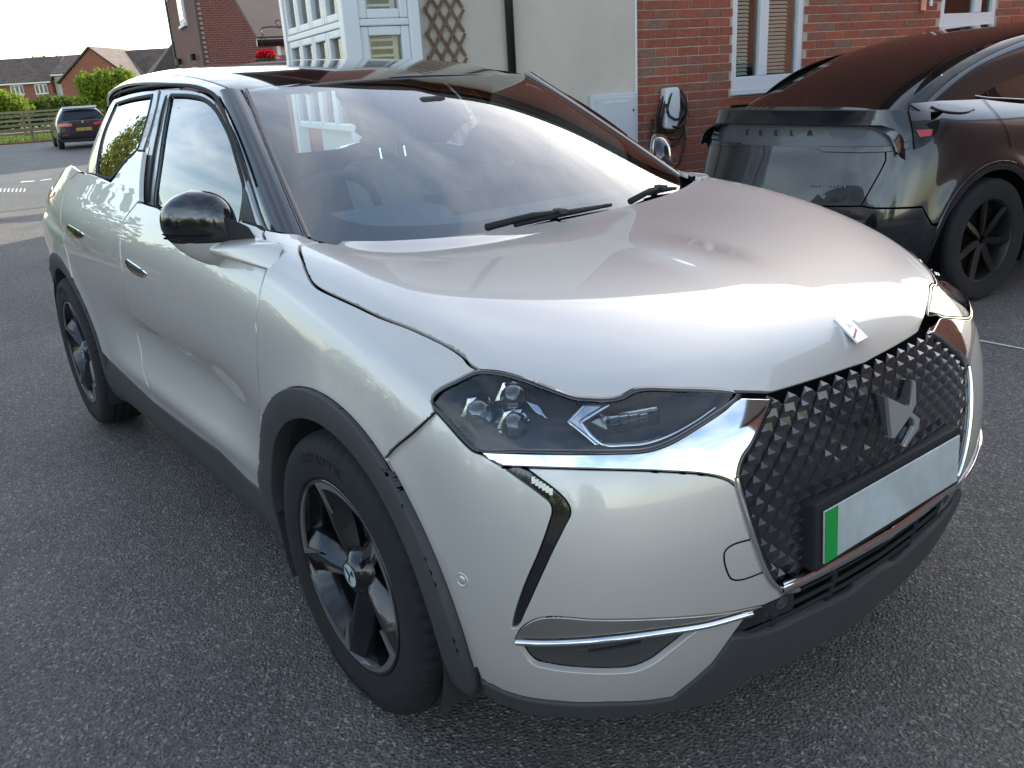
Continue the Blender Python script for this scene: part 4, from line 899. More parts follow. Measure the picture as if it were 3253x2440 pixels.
panel('front_bumper', PB, bum_uv, 'paint', CAR, holes=[U_drl, U_fog], res=0.018, gap=0.0018, depth=0.014)
# chrome bar under the lamp running into the grille frame
bar = px('H',(330,569),(600,579),(900,584),(1200,584),(1400,574),(1500,549),(1600,505),(1750,414),(1900,314),(2000,235),(2100,232),(2205,235))
bar_r = px('6',(1430,100),(1385,205),(1335,315),(1290,380),(1268,450),(1265,495))
bar_uv = jn(uB(S(bar, closed=False, corner=60)), uB(S(bar_r, closed=False)), U_bot[::-1])
def bdisp(P): return np.zeros(len(P))
panel('chrome_bar', PB, bar_uv, 'chrome', CAR, res=0.014, off=0.003, gap=0.001, depth=0.02, lip=0.003)
strip('grille_frame', PB, uB(S(px('6',(1262,480),(1285,570),(1333,730),(1395,905),(1428,968),(1462,1003),(1505,1018),(1560,1012)), closed=False)), 0.013, 'chrome', CAR, off=0.001, h=0.006)
# running light blade
panel('running_light', PB, U_drl, 'gloss_black', CAR, res=0.012, off=-0.004, gap=0.0008, depth=0.012)
# fog surround: black insert and chrome lip
panel('fog_insert', PB, U_fog, 'cladding', CAR, res=0.014, off=-0.016, gap=0.0, depth=0)
fz = px('6',(208,1252),(235,1205),(285,1168),(340,1151),(600,1161),(900,1155),(1200,1130),(1395,1093),(1300,1138),(1110,1190),(900,1222),(700,1250),(500,1270),(350,1275),(212,1268))
panel('fog_chrome', PB, uB(S(fz, corner=60)), 'satin_chrome', CAR, res=0.012, off=0.002, gap=0.0, depth=0.016, lip=0.001)
strip('fog_edge', PB, uB(S(px('6',(1330,1122),(1110,1182),(900,1214),(700,1240),(500,1258),(350,1264),(216,1260)), closed=False)), 0.012, 'chrome', CAR, off=0.005, h=0.006)
# lower lip of dark plastic
lip = px('6',(1460,1062),(1395,1095),(1320,1137),(1250,1232),(1150,1372),(1060,1452),(960,1532),(850,1550),(650,1557),(400,1552),(250,1532),(150,1502),(40,1442))
lip_low = px('6',(1808,1192),(1650,1280),(1500,1368),(1400,1405),(1330,1432),(1250,1490),(1150,1548),(1020,1582),(900,1600),(750,1618),(600,1625),(450,1622),(300,1610),(150,1560),(60,1505))
lip_uv = jn(uB(S(lip_low, closed=False, corner=80))[::-1], [[.9995, .06]], [[.9995, .22]], uB(px('6',(1810,1030),(1600,1130),(1480,1190),(1350,1230),(1245,1240))), uB(px('6',(1150,1372),(1060,1452),(960,1532),(850,1550),(650,1557),(400,1552),(250,1532),(150,1502),(40,1442))))
lip_uv[:, 0] = np.minimum(lip_uv[:, 0], .9995)
c0 = uB(S(lip_low, closed=False, corner=80))[0]; lip_uv[len(smooth(lip_low, closed=False, corner=80))] = (.9995, c0[1])
V, F, Nn = panel_data(PB, lip_uv, res=0.02, off=0.006, depth=0.02, lip=0.006)
obj('bumper_lip', mirrored('bumper_lip', V, F, Nn), CAR, 'cladding')
# ---- upper body
mat('frame_grey', (0.30, 0.32, 0.35), rough=0.32, metal=0.5, coat=0.6)
full = np.array([[0, 0], [.5, 0], [1, 0], [1, .5], [1, 1], [.5, 1], [0, 1], [0, .5]], float)
V, F, Nn = panel_data(PW, full, res=0.03, depth=0); WSC = obj('windscreen', mirrored('windscreen', V, F, Nn), CAR, 'screen_glass')
clear = np.array(smooth([(-.05, .13), (.5, .13), (.80, .155), (.87, .20), (.905, .30), (.915, .55), (.905, .80), (.885, .87), (.82, .915), (.5, .93), (-.05, .935)], corner=60))
clear[:, 0] = np.maximum(clear[:, 0], -0.001)
V, F, Nn = panel_data(PW, full, holes=[np.array([(max(u, .0005), v) for u, v in clear])], res=0.03, off=-0.004, depth=0)
obj('frit_band', mirrored('frit_band', V, F, Nn), WSC, 'frit')
strip('screen_trim', PW, np.array([[.985, t] for t in np.linspace(.0, 1, 14)]), 0.011, 'screen_strip', CAR, off=0.002, h=0.004)
panel('pillar_trim', PP, full, 'roof_black', CAR, res=0.02, depth=0.01, lip=0.003)
# roof: black panel over the middle, painted rails
rl = [PR.top([(x, h)])[0] for x, h in ((-.99, .532), (-1.08, .535), (-1.2, .535), (-1.5, .53), (-1.9, .52), (-2.3, .505), (-2.6, .475), (-2.85, .43))]
rl[0][0] = 0.0; rl[-1][0] = 1.0
rl = np.array(rl)
V, F, Nn = panel_data(PR, jn([[0, 0]], rl, [[1, 0]]), res=0.03, gap=0.002, depth=0.01); obj('roof', mirrored('roof', V, F, Nn), CAR, 'roof_black')
RAIL = panel('roof_rail', PR, jn(rl, [[1, .93], [.6, .90], [.3, .90], [0.012, .93]]), 'paint', CAR, res=0.02, gap=0.002, depth=0.01)
# --- side windows on the glasshouse patch
uG = PG.cam
fw_o = px('a',(1312,428),(1450,424),(1600,436),(1720,465),(1820,528),(1900,640),(1990,850),(2090,1150),(2180,1400))+px('c',(1000,390),(1075,560),(1000,528),(845,475))+px('b',(2080,660),(1700,640),(1350,560),(1230,500),(1100,455))+px('a',(1108,1540),(1130,1300),(1180,1000),(1250,700))
fw_i = px('a',(1402,488),(1600,496),(1740,532),(1850,620),(1930,750),(2000,900),(2060,1100),(2110,1280),(2140,1400))+px('c',(842,470),(825,560))+px('b',(1900,660),(1600,640),(1350,548),(1242,490))+px('a',(1245,1500),(1285,1200),(1340,820))
rw_o = px('a',(1290,432),(1260,600),(1200,820),(1125,1040),(1062,1042),(1000,1100),(930,1170),(870,1250),(805,1338),(720,1325),(600,1272),(538,1268),(600,1050),(690,780),(820,530),(1000,470),(1150,440))
rw_i = px('a',(1222,490),(1190,640),(1130,850),(1065,1038),(1000,1100),(930,1170),(870,1250),(800,1328),(720,1310),(655,1285),(670,1130),(725,880),(850,575),(1000,530))
qg = px('a',(790,560),(690,780),(600,1050),(532,1262),(430,1215),(402,1170),(480,990),(590,740),(700,580))
Ufo, Ufi, Uro, Uri = [uG(S(L, corner=35)) for L in (fw_o, fw_i, rw_o, rw_i)]
panel('door_frame', PG, Ufo, 'frame_grey', CAR, holes=[Ufi], res=0.02, off=0.003, gap=0.0015, depth=0.012, lip=0.003)
panel('door_frame', PG, Uro, 'frame_grey', CAR, holes=[Uri], res=0.02, off=0.003, gap=0.0015, depth=0.012, lip=0.003)
strip('window_seal', PG, np.concatenate([Ufi, Ufi[:1]]), 0.014, 'rubber', CAR, off=0.004, h=0.001)
strip('window_seal', PG, np.concatenate([Uri, Uri[:1]]), 0.016, 'rubber', CAR, off=0.004, h=0.001)
panel('front_door_glass', PG, Ufi, 'side_glass', CAR, res=0.03, off=-0.002, depth=0)
panel('rear_door_glass', PG, Uri, 'privacy_glass', CAR, res=0.03, off=-0.002, depth=0)
panel('quarter_glass', PG, uG(S(qg, corner=35)), 'privacy_glass', CAR, res=0.03, off=0.002, gap=0.001, depth=0.01)
strip('roof_seal', PG, uG(S(px('a',(740,575),(820,512),(950,455),(1150,412),(1310,395),(1500,395),(1650,410),(1780,450),(1860,500),(1930,610),(2010,800),(2110,1090),(2200,1360)), closed=False)), 0.014, 'rubber', CAR, off=0.009, h=0.002)
strip('pillar_seal', PG, uG(px('a',(1300,432),(1270,600),(1215,820),(1140,1040),(1110,1250),(1095,1540))), 0.010, 'rubber', CAR, off=0.005)
strip('pillar_gloss', PG, uG(px('a',(1180,1010),(1140,1250),(1125,1540))), 0.03, 'gloss_black', CAR, off=0.0045)
strip('pillar_gloss', PG, uG(px('a',(1370,500),(1290,850),(1225,1200),(1190,1560))), 0.024, 'rubber', CAR, off=0.0065, h=0.002)
panel('sail_panel', PG, uG(px('c',(882,148),(905,190),(1000,520),(845,472))), 'cladding', CAR, res=0.02, off=0.006, depth=0.01)
# light seal behind frames and belt line
bk = px('a',(1860,480),(1990,760),(2110,1130),(2200,1390))+px('c',(1060,570))+px('b',(2080,700),(1700,660),(1350,580),(1100,470),(780,260),(600,190),(400,110))+px('a',(480,990),(740,570),(1310,400))
# --- handles
for L, nm in (((('b'),(940,1030),(962,1020),(1125,1135),(1162,1168),(1150,1200),(1118,1213),(1010,1160),(962,1100)), 'f'), ((('b'),(358,690),(376,674),(505,752),(533,775),(515,810),(440,816),(385,790),(345,738)), 'r')):
    o = px(L[0], *L[1:]); c = np.mean(np.array(o), axis=0); i_ = [tuple(c+(np.array(p)-c)*0.86) for p in o]
    par = FD if nm == 'f' else RD
    HN = panel('handle', PA, uA(S(o, corner=30)), 'chrome', par, res=0.012, off=0.003, depth=0.006, lip=0.002)
    panel('grip', PA, uA(S(i_, corner=30)), 'gloss_black', HN[0], sides=1, res=0.012, off=0.0036, depth=0.003, lip=0.001)
strip('wing_crease', PA, U_seam, 0.0035, 'dark_void', CAR, off=0.0006)
# tail lamp tip
panel('tail_lamp', PA, uA(px('b',(172,288),(205,285),(240,345),(222,390),(180,412),(165,330))), 'red_lamp', CAR, res=0.02, off=0.003, depth=0.01)
# --- mirrors
def mirror_part(sx, z0, z1, name, m, par, grow=1.0, hmap=None):
    a, b, c = 0.102*grow, 0.088*grow, 0.062*grow; n1, n2 = 30, 26; V = []; F = []
    for i in range(n1+1):
        th = -math.pi/2+math.pi*i/n1
        for j in range(n2):
            ph = 2*math.pi*j/n2
            def sg(v, e): return math.copysign(abs(v)**e, v)
            l = a*sg(math.cos(th), .75)*sg(math.cos(ph), .8); d = c*sg(math.cos(th), .8)*sg(math.sin(ph), .9); z = b*sg(math.sin(th), .85)
            l2 = l*(1-0.0) ; t = (l+a)/(2*a)                       # 0 inner .. 1 outer
            z *= 1.0-0.22*max(0, t-0.55)/0.45; z += 0.010*t
            if z < 0: z *= 1.25; l2 += -z*-0.25; d *= 1.0+z*2.0
            if d < 0: d *= 0.35                                   # flat at the back where the glass sits
            V.append((l2, d, min(max(z, z0), z1)))
        
    for i in range(n1):
        for j in range(n2):
            F.append((i*n2+j, i*n2+(j+1) % n2, (i+1)*n2+(j+1) % n2, (i+1)*n2+j))
    ang = rad(45); out = []
    for l, d, z in V:
        # lateral axis points outwards and back, depth axis forwards and out
        hx = -math.sin(ang)*l + math.cos(ang)*d; hh = math.cos(ang)*l + math.sin(ang)*d
        out.append((-0.650+hx, sx*(-(0.855+hh)), 1.088+z))
    mb = MB(); mb.V = out; mb.F = F
    return mb.build(name, m, par, smooth=True)
for sx in (1, -1):
    mh = mirror_part(sx, -0.022, 1, 'mirror_housing', 'gloss_black', CAR)
    mirror_part(sx, -1, -0.024, 'mirror_base', 'paint', mh, 0.985)
    mirror_part(sx, -0.036, -0.014, 'mirror_belt', 'rubber', mh, 1.0)
    mb = MB()
    P = [(-.33, .765, 1.065), (-.50, .765, 1.065), (-.50, .79, 1.02), (-.31, .81, 1.00)]
    Q = [(-.56, .855, 1.045), (-.66, .88, 1.045), (-.66, .88, 1.025), (-.56, .855, 1.02)]
    mb.hexa([(x, -sx*h, z) for x, h, z in P]+[(x, -sx*h, z) for x, h, z in Q]); mb.build('mirror_arm', 'paint', mh, bevel=0.02, smooth=True)
    mb = MB(); mb.hexa([(x, -sx*h, z) for x, h, z in [(-.47, .772, 1.045), (-.56, .78, 1.045), (-.56, .79, 1.10), (-.50, .78, 1.09)]+[(-.56, .82, 1.04), (-.63, .84, 1.04), (-.63, .84, 1.13), (-.57, .825, 1.12)]]); mb.build('mirror_hinge', 'rubber', mh, bevel=0.008, smooth=True)

# ---- lamps
mat('lamp_dark', (0.012, 0.012, 0.015), rough=0.5)
LAMP = panel('headlight', PL_, U_lamp, 'lamp_glass', CAR, res=0.016, off=0.001, depth=0)
panel('lamp_housing', PL_, U_lamp, 'lamp_dark', LAMP, res=0.02, off=-0.030, depth=-0.029, lip=0.0)
strip('lamp_surround', PL_, np.concatenate([U_lamp, U_lamp[:1]]), 0.012, 'gloss_black', LAMP, off=0.0015, h=0.0008)
for L, w in (((1015,275),(920,380),(1010,450),(1100,525)), 0.010), (((1180,265),(1075,330),(1000,380),(1070,470),(1150,527),(1280,530),(1400,522),(1500,495),(1600,455),(1750,370),(1870,285)), 0.011):
    strip('chrome_blade', PL_, uB(S(px('H', *L), closed=False, corner=60)), w, 'chrome', LAMP, off=-0.010, h=0.004)
panel('lamp_divider', PL_, uB(px('H',(1015,262),(1180,262),(1075,330),(1000,382),(1150,530),(1095,528),(920,382))), 'chrome', LAMP, res=0.012, off=-0.008, depth=0.006)
panel('lamp_marker', PL_, uB(px('H',(1070,376),(1165,325),(1172,425))), 'white_mark', LAMP, res=0.012, off=-0.010, depth=0.004)
panel('lamp_visor', PL_, uB(px('H',(640,235),(720,262),(800,370),(700,310))), 'chrome', LAMP, res=0.012, off=-0.012, depth=0.006)
def oriented(P, D):
    z = np.array(D, float); z /= np.linalg.norm(z); x = np.cross((0, 0, 1), z); x /= np.linalg.norm(x); y = np.cross(z, x)
    return Matrix(((x[0], y[0], z[0], P[0]), (x[1], y[1], z[1], P[1]), (x[2], y[2], z[2], P[2]), (0, 0, 0, 1)))
pm = MB(); pm.lathe([(0.0, .022), (.010, .021), (.017, .016), (.020, .008), (.021, 0), (.021, -.02)], n=20, axis='z'); pm = pm.me('projector_lens', smooth=True)
rm = MB(); rm.lathe([(.024, .004), (.030, .002), (.030, -.02), (.024, -.02), (.024, .004)], n=6, axis='z'); rm = rm.me('projector_ring')
bx = MB().box(-.042, .042, -.014, .014, -.012, .012).me('light_module', bevel=0.004)
for L, me_, m, s in (((300,310), pm, 'lens_clear', 1.35), ((545,195), pm, 'lens_clear', 1.35), ((545,395), pm, 'lens_clear', 1.25), ((300,310), rm, 'chrome', 1.2), ((545,195), rm, 'chrome', 1.2), ((545,395), rm, 'chrome', 1.1), ((1330,345), bx, 'lens_clear', 1.35)):
    uv = uB(px('H', L)); P = PL_.ev(uv)[0]-PL_.nrm(uv)[0]*0.026
    for mi, s_ in ((0, -1), (1, 1)):
        o = obj(me_.name, me_, LAMP[mi], m); o.matrix_world = oriented((P[0], P[1]*s_, P[2]), (1, 0.35*s_, 0.05)) @ Matrix.Scale(s, 4)
for i in range(4):
    uv = uB(px('H', (1225+i*65, 355-i*6))); P = PL_.ev(uv)[0]-PL_.nrm(uv)[0]*0.022
    for mi, s_ in ((0, -1), (1, 1)):
        o = obj('light_cell', bpy.data.meshes.get('light_cell') or MB().box(-.009, .009, -.010, .010, -.006, .006).me('light_cell', bevel=0.002), LAMP[mi], 'satin_chrome'); o.matrix_world = oriented((P[0], P[1]*s_, P[2]), (1, 0.35*s_, 0.05))

# ---- grille
gpx = bar_r + grl[1:]
gp = PB.ev(uB(S(gpx, closed=False)))
gpoly = np.array([(0, .862), (.27, .858)] + [(p[1]-0.004, p[2]) for p in gp if p[2] > .47] + [(.325, .466), (0, .462)])
GR = thing('grille', (0, 0, 0), None, None); GR.parent = CAR
back = PB.front([(0, .87), (.15, .87), (.30, .865), (.40, .76), (.445, .70), (.44, .64), (.40, .50), (.36, .44), (.2, .43), (0, .43)])
V, F, Nn = panel_data(PB, back, res=0.04, off=-0.034, depth=0); obj('grille_backing', mirrored('grille_backing', V, F, Nn), GR, 'dark_void')
mat('grille_black', (0.022, 0.022, 0.024), rough=0.22, coat=0.8, coat_r=0.08)
gw, gh_ = 0.0240, 0.0205
dm = MB(); dm.add([(-gw, 0, 0), (0, -gh_, 0), (gw, 0, 0), (0, gh_, 0), (-.42*gw, .42*gh_, .0070), (.42*gw, .42*gh_, .0070), (0, -.10*gh_, .0045)],
                  [(0, 1, 6, 4), (1, 2, 5, 6), (2, 3, 5), (3, 0, 4), (3, 4, 5)[::-1], (4, 6, 5)])
dme = dm.me('grille_diamond')
pts = []
nz = int((.86-.46)/gh_); pts = []
for r in range(nz+1):
    z = .468+r*gh_
    for c in range(0, 11):
        h = (c+0.5*(r % 2))*2*gw
        if inside(np.array([[h, z]]), gpoly)[0]: pts.append((h, z))
uvg = PB.front([p for p in pts]); Pg = PB.ev(uvg); Ng = PB.nrm(uvg)
for (h, z), P, n_ in zip(pts, Pg, Ng):
    if abs(P[2]-z) > .03 or abs(P[1]-h) > .03: continue
    for s_ in ((-1, 1) if h > 1e-6 else (1,)):
        w_ = np.array([P[0], P[1]*s_, P[2]])-CAM; zc_ = w_ @ CF; qx, qy = PCX+FPX*(w_ @ CR)/zc_, PCY-FPX*(w_ @ CU)/zc_
        if P[2] > .70 and qy < 1250+(qx-2462)*(1038-1250)/(2957-2462)+26: continue
        o = obj('grille_diamond', dme, GR, 'grille_black'); q = P-n_*0.010; o.matrix_world = oriented((q[0], q[1]*s_, q[2]), (n_[0], n_[1]*s_, n_[2]))
rib = MB()
rimc = PB.front([(h, z) for h, z in gpoly[1:-1]]); 
strip('grille_rim', PB, uB(S(px('6',(1440,95),(1395,205),(1345,318),(1302,385),(1284,450),(1290,530),(1312,600),(1358,740),(1418,905),(1450,955),(1490,985),(1560,985)), closed=False)), 0.020, 'gloss_black', GR, off=-0.006, h=0.003)
# chrome strip under the plate, number plate, lower slats
ln = PB.front([(h, .449) for h in np.linspace(.338, .0, 16)])
V, F, Nn = strip_data(PB, ln, 0.036, off=0.004, h=0.005); obj('grille_strip', mirrored('grille_strip', V, F, Nn), GR, 'chrome')
low = PB.front([(0, .45), (.2, .45), (.37, .44), (.48, .40), (.56, .33), (.56, .26), (.3, .235), (0, .23)])
V, F, Nn = panel_data(PB, low, res=0.04, off=-0.030, depth=0); obj('intake_backing', mirrored('intake_backing', V, F, Nn), CAR, 'dark_void')
for k, z in enumerate((.415, .385, .358, .332)):
    ln = PB.front([(h, z) for h in np.linspace(.50+.02*k, .0, 18)])
    V, F, Nn = strip_data(PB, ln, 0.012, off=-0.010, h=0.006); obj('intake_slat', mirrored('intake_slat', V, F, Nn), CAR, 'rubber')
for h in (.16, .33):
    ln = PB.front([(h, z) for z in np.linspace(.30, .43, 6)]); strip('intake_post', PB, ln, 0.02, 'rubber', CAR, off=-0.008, h=0.003)
panel('sensor_panel', PB, uB(px('6',(1470,1062),(1548,1020),(1552,1070),(1545,1115),(1240,1240),(1320,1137),(1395,1095))), 'gloss_black', CAR, res=0.016, off=-0.004, depth=0.01)
tilt = 0.0605
def plate(name, w, h, d, dx, m, par, zc=0.0, yc=0.0, bevel=0.0):
    o = MB().box(-d, 0, -w/2, w/2, -h/2, h/2).build(name, m, par, bevel=bevel)
    o.matrix_world = Matrix.Translation((0.826, 0, 0.543)) @ Matrix.Rotation(-tilt, 4, 'Y') @ Matrix.Translation((dx, yc, zc)); return o
PLB = plate('plate_holder', .556, .142, .05, -0.004, 'rubber', CAR, bevel=0.008)
PL = plate('number_plate', .52, .111, .004, 0.002, 'plate_white', CAR, bevel=0.0015)
plate('green_band', .042, .109, .001, 0.0032, 'plate_green', PL, yc=-.238)
mat('emblem_metal', (0.72, 0.72, 0.72), rough=0.28, metal=0.75)
# ---- badge on the bonnet nose, emblem in the grille
def poly_solid(name, pts3, nrm, th, m, par, bevel=0.0):
    n = len(pts3); nrm = np.asarray(nrm, float)/np.linalg.norm(nrm)
    mb = MB(); V = [np.array(p)+nrm*th for p in pts3]+[np.array(p) for p in pts3]
    mb.add(V, [tuple(range(n)), tuple(range(2*n-1, n-1, -1))]+[(i, (i+1) % n, n+(i+1) % n, n+i)[::-1] for i in range(n)])
    return mb.build(name, m, par, bevel=bevel)
def on_hood(L):
    uv = PA.cam([q for q in L]); return uv
def bp(q):                                    # point on the bonnet (near half or centre)
    uv = PA.cam([q]); P = PA.ev(uv)[0]; return P*(1, -1, 1)
nb = np.array([0.55, 0, 0.83])
def bpl(q, d=0.0): return at_plane(q, (0.695, 0, 0.8665+d), nb)
badge = [bpl(q, .002) for q in px('E',(938,250),(1010,218),(1160,370),(1098,404))]
BD = poly_solid('badge', badge, nb, 0.005, 'chrome', CAR)
poly_solid('badge_stripe', [bpl(q, .007) for q in px('E',(1085,300),(1098,312),(1085,372),(1068,360))], nb, 0.0012, 'badge_red', BD)
poly_solid('badge_mark', [bpl(q, .007) for q in px('E',(1020,265),(1075,290),(1045,300))], nb, 0.0012, 'white_mark', BD)
def em(q, x=0.842): return at_plane(q, (x, 0, .735), (1, 0, -0.12))
EM = poly_solid('emblem', [em(q) for q in px('E',(1190,728),(1400,822),(1418,850),(1405,870),(1300,1022),(1280,1024),(1252,760))], (1, 0, .1), 0.016, 'emblem_metal', GR, bevel=0.006)
poly_solid('emblem_wing', [em(q, .838) for q in px('E',(1180,722),(1248,752),(1284,1025),(1245,1003))], (1, 0, .1), 0.012, 'gloss_black', EM, bevel=0.002)
poly_solid('emblem_wing', [em(q, .840) for q in px('E',(1385,632),(1440,645),(1420,812),(1350,782))], (1, 0, .1), 0.012, 'gloss_black', EM, bevel=0.002)
poly_solid('emblem_wing', [em(q, .844) for q in px('E',(1436,640),(1452,652),(1455,800),(1430,850),(1416,835))], (1, 0, .1), 0.012, 'emblem_metal', EM, bevel=0.002)
poly_solid('emblem_wing', [em(q, .842) for q in px('E',(1420,850),(1478,895),(1470,960),(1385,1088),(1372,1080),(1440,950),(1440,910),(1405,868))], (1, 0, .1), 0.013, 'emblem_metal', EM, bevel=0.002)
poly_solid('emblem_wing', [em(q, .839) for q in px('E',(1404,872),(1440,912),(1438,950),(1372,1080),(1345,1070),(1405,950))], (1, 0, .1), 0.012, 'gloss_black', EM, bevel=0.002)
# parking sensors and tow-eye cover outline
sens = MB().lathe([(0, .0006), (.0085, .0006), (.0092, -.001), (.0100, -.001), (.0108, .0008), (.0140, .0012), (.0155, .0002), (.0155, -.004)], n=24, axis='z').me('parking_sensor', smooth=True)
for z, L, m in (('5', (1230, 1277), 'paint'), ('6', (530, 1310), 'cladding'), ('6', (1490, 1085), 'cladding')):
    uv = uB(px(z, L)); P = PB.ev(uv)[0]; n_ = PB.nrm(uv)[0]
    if m == 'cladding': P = P-n_*(0.016 if L[0] == 530 else 0.003)
    for s_ in (-1, 1):
        me_ = sens if m == 'paint' else (bpy.data.meshes.get('parking_sensor_dark') or sens.copy())
        if m != 'paint': me_.name = 'parking_sensor_dark'; me_.materials.clear()
        o = obj('parking_sensor', me_, CAR, m); o.matrix_world = oriented((P[0], P[1]*s_, P[2]), (n_[0], n_[1]*s_, n_[2]))
V, F, Nn = strip_data(PB, uB(S(px('6',(1345,772),(1240,805),(1210,835),(1207,870),(1222,930),(1240,962),(1268,970),(1405,928)), closed=False, corner=80)), 0.0035, off=0.0006)
obj('tow_cover_gap', pmesh('tow_cover_gap', V, F, Nn), CAR, 'dark_void')
for z in (1330, 1350):
    pass
for a, b in (((470,1288),(900,1228)), ((560,1335),(820,1290)), ((400,1300),(470,1300))):
    strip('fog_slat', PB, uB(px('6', a, b)), 0.005, 'rubber', CAR, off=-0.014, h=0.004)
# light pattern in the running light
for i in range(6):
    uv = uB(px('6', (292+17*i, 492+11*i))); P = PB.ev(uv)[0]; n_ = PB.nrm(uv)[0]
    for s_ in (-1, 1):
        o = obj('light_cell', bpy.data.meshes.get('drl_cell') or MB().box(-.003, .003, -.006, .006, -.001, .001).me('drl_cell'), CAR, 'satin_chrome'); q = P-n_*.003; o.matrix_world = oriented((q[0], q[1]*s_, q[2]), (n_[0], n_[1]*s_, n_[2]))

# ---- wheels
def text_me(s, size, extrude=0.001, align='CENTER'):
    cu = bpy.data.curves.new('text', 'FONT'); cu.body = s; cu.size = size; cu.extrude = extrude; cu.align_x = align; cu.resolution_u = 2
    o = bpy.data.objects.new('text', cu); me = bpy.data.meshes.new_from_object(o); bpy.data.objects.remove(o); bpy.data.curves.remove(cu); return me
def arc_text(s, size, r, a_mid, y, name, top=True):
    me = text_me(s, size, 0.0008); me.name = name
    for v in me.vertices:
        x, h, e = v.co
        if top: a = a_mid - x/r; rr = r+h
        else: a = a_mid + x/r; rr = r-h
        v.co = (rr*math.cos(a), -(y+e), rr*math.sin(a))
    return me
NS = 180; prof = [(.228, .070), (.233, .094), (.243, .103), (.265, .1075), (.290, .1085), (.312, .106), (.328, .098), (.337, .086), (.3415, .070), (.3425, .068), (.3425, .062), (.336, .060), (.336, .052), (.343, .050), (.3435, .026), (.336, .024), (.336, .016), (.3435, .014), (.3435, 0)]
prof = prof+[(r, -q) for r, q in prof[::-1][1:]]
V = []; F = []; m_ = len(prof)
for k in range(NS):
    a = 2*math.pi*k/NS
    for i, (r, q) in enumerate(prof):
        if 6 <= i <= 9 or m_-10 <= i <= m_-7:
            if k % 3 == 0: r -= 0.005
        V.append((r*math.cos(a), q, r*math.sin(a)))
for k in range(NS):
    j = (k+1) % NS
    for i in range(m_-1): F.append((k*m_+i, j*m_+i, j*m_+i+1, k*m_+i+1))
tb = MB(); tb.V = V; tb.F = F; tyre_me = tb.me('tyre', auto=0.5)
rb = MB().lathe([(.236, .094), (.2365, .100), (.229, .101), (.225, .096), (.222, .080), (.212, .060), (.205, .0), (.205, -.09), (.235, -.095)], n=72).me('rim', auto=0.6)
lipm = MB().lathe([(.2362, .0985), (.2368, .1015), (.2300, .1025), (.2265, .0985)], n=72).me('rim_edge', smooth=True)
def spoke_me():
    """broad twisted blade with a raised ridge and a cut-away flank"""
    mb = MB()
    def P(r, a, y): return (r*math.cos(a), y, r*math.sin(a))
    st = [(.030, -.70, .10, .62, .066, .060), (.070, -.42, .16, .46, .080, .060), (.115, -.24, .22, .44, .086, .058), (.160, -.12, .27, .47, .090, .066), (.200, -.06, .30, .50, .094, .080), (.229, -.04, .31, .52, .098, .094)]
    V = []
    for r, a0, am, a1, yo, ys in st: V += [P(r, a0, .030), P(r, a0+.02, ys-.004), P(r, am-.12, yo), P(r, am, yo), P(r, a1-.02, ys-.012), P(r, a1, .030)]
    n = 6; F = [tuple(range(n)), tuple(n*(len(st)-1)+i for i in range(n-1, -1, -1))]
    for i in range(len(st)-1):
        for j in range(n): F.append((n*i+j, n*i+(j+1) % n, n*i+n+(j+1) % n, n*i+n+j))
    mb.add(V, F)
    return mb.me('spoke', bevel=0.0025, auto=0.35)
def accent_me():
    mb = MB(); o = []; i_ = []
    for k in range(15):
        t = k/14; a = .30+1.0*t; w = .021*(1-t)**0.55+.0012
        o.append((.2345*math.cos(a), .2345*math.sin(a))); i_.append(((.2345-w)*math.cos(a), (.2345-w)*math.sin(a)))
    tip = [(.150*math.cos(.33), .150*math.sin(.33)), (.2295*math.cos(.20), .2295*math.sin(.20))]
    poly = o+i_[::-1]+tip
    n = len(poly)
    F = [(k, k+1, 29-k-1, 29-k) for k in range(14)]+[(0, 29, 30, 31)]
    V = [(x, (.1012 if math.hypot(x, z) > .2 else .0925), z) for x, z in poly]
    V2 = [(x, y-.006, z) for x, y, z in V]
    mb.add(V+V2, F+[(k, (k+1) % n, n+(k+1) % n, n+k) for k in range(n)])
    return mb.me('spoke_accent')
sp_me, ac_me = spoke_me(), accent_me()
hubm = MB().lathe([(0, .0895), (.0285, .0895), (.030, .087), (.031, .06)], n=32).me('hub_cap', smooth=False)
hubr = MB().lathe([(.0285, .0900), (.0325, .0905), (.036, .084), (.052, .076), (.060, .05)], n=32).me('hub', smooth=True)
disc = MB().lathe([(.05, .0), (.150, .0), (.150, -.022), (.05, -.022)], n=48).me('brake_disc')
cal = MB().box(-.05, .05, -.045, .03, .10, .165).me('caliper', bevel=0.008)
hm1 = [(-.019, -.004), (-.004, .004), (-.019, .013)]
hm2 = [(.012, .019), (.019, .018), (.005, -.002), (.017, -.014), (.004, -.021), (.010, -.013), (-.003, -.001)]
hmm = MB()
for pl in (hm1, hm2): hmm.prism(pl, lambda x, z: (x, .0898, z), lambda x, z: (x, .0906, z))
hmm = hmm.me('hub_mark')
bolt = MB()
for k in range(5):
    a = 2*math.pi*k/5+.2; bolt.V += []; c = MB(); c.tube([(.048*math.cos(a), .060, .048*math.sin(a)), (.048*math.cos(a), .078, .048*math.sin(a))], .009, 6); bolt.add(c.V, c.F)
bolt = bolt.me('wheel_bolts')
t1 = arc_text('215/55 R18 V XL', .030, .279, rad(98), .1083, 'size_marking'); t2 = arc_text('PremiumContact', .030, .302, rad(-95), .1078, 'name_marking', top=False)
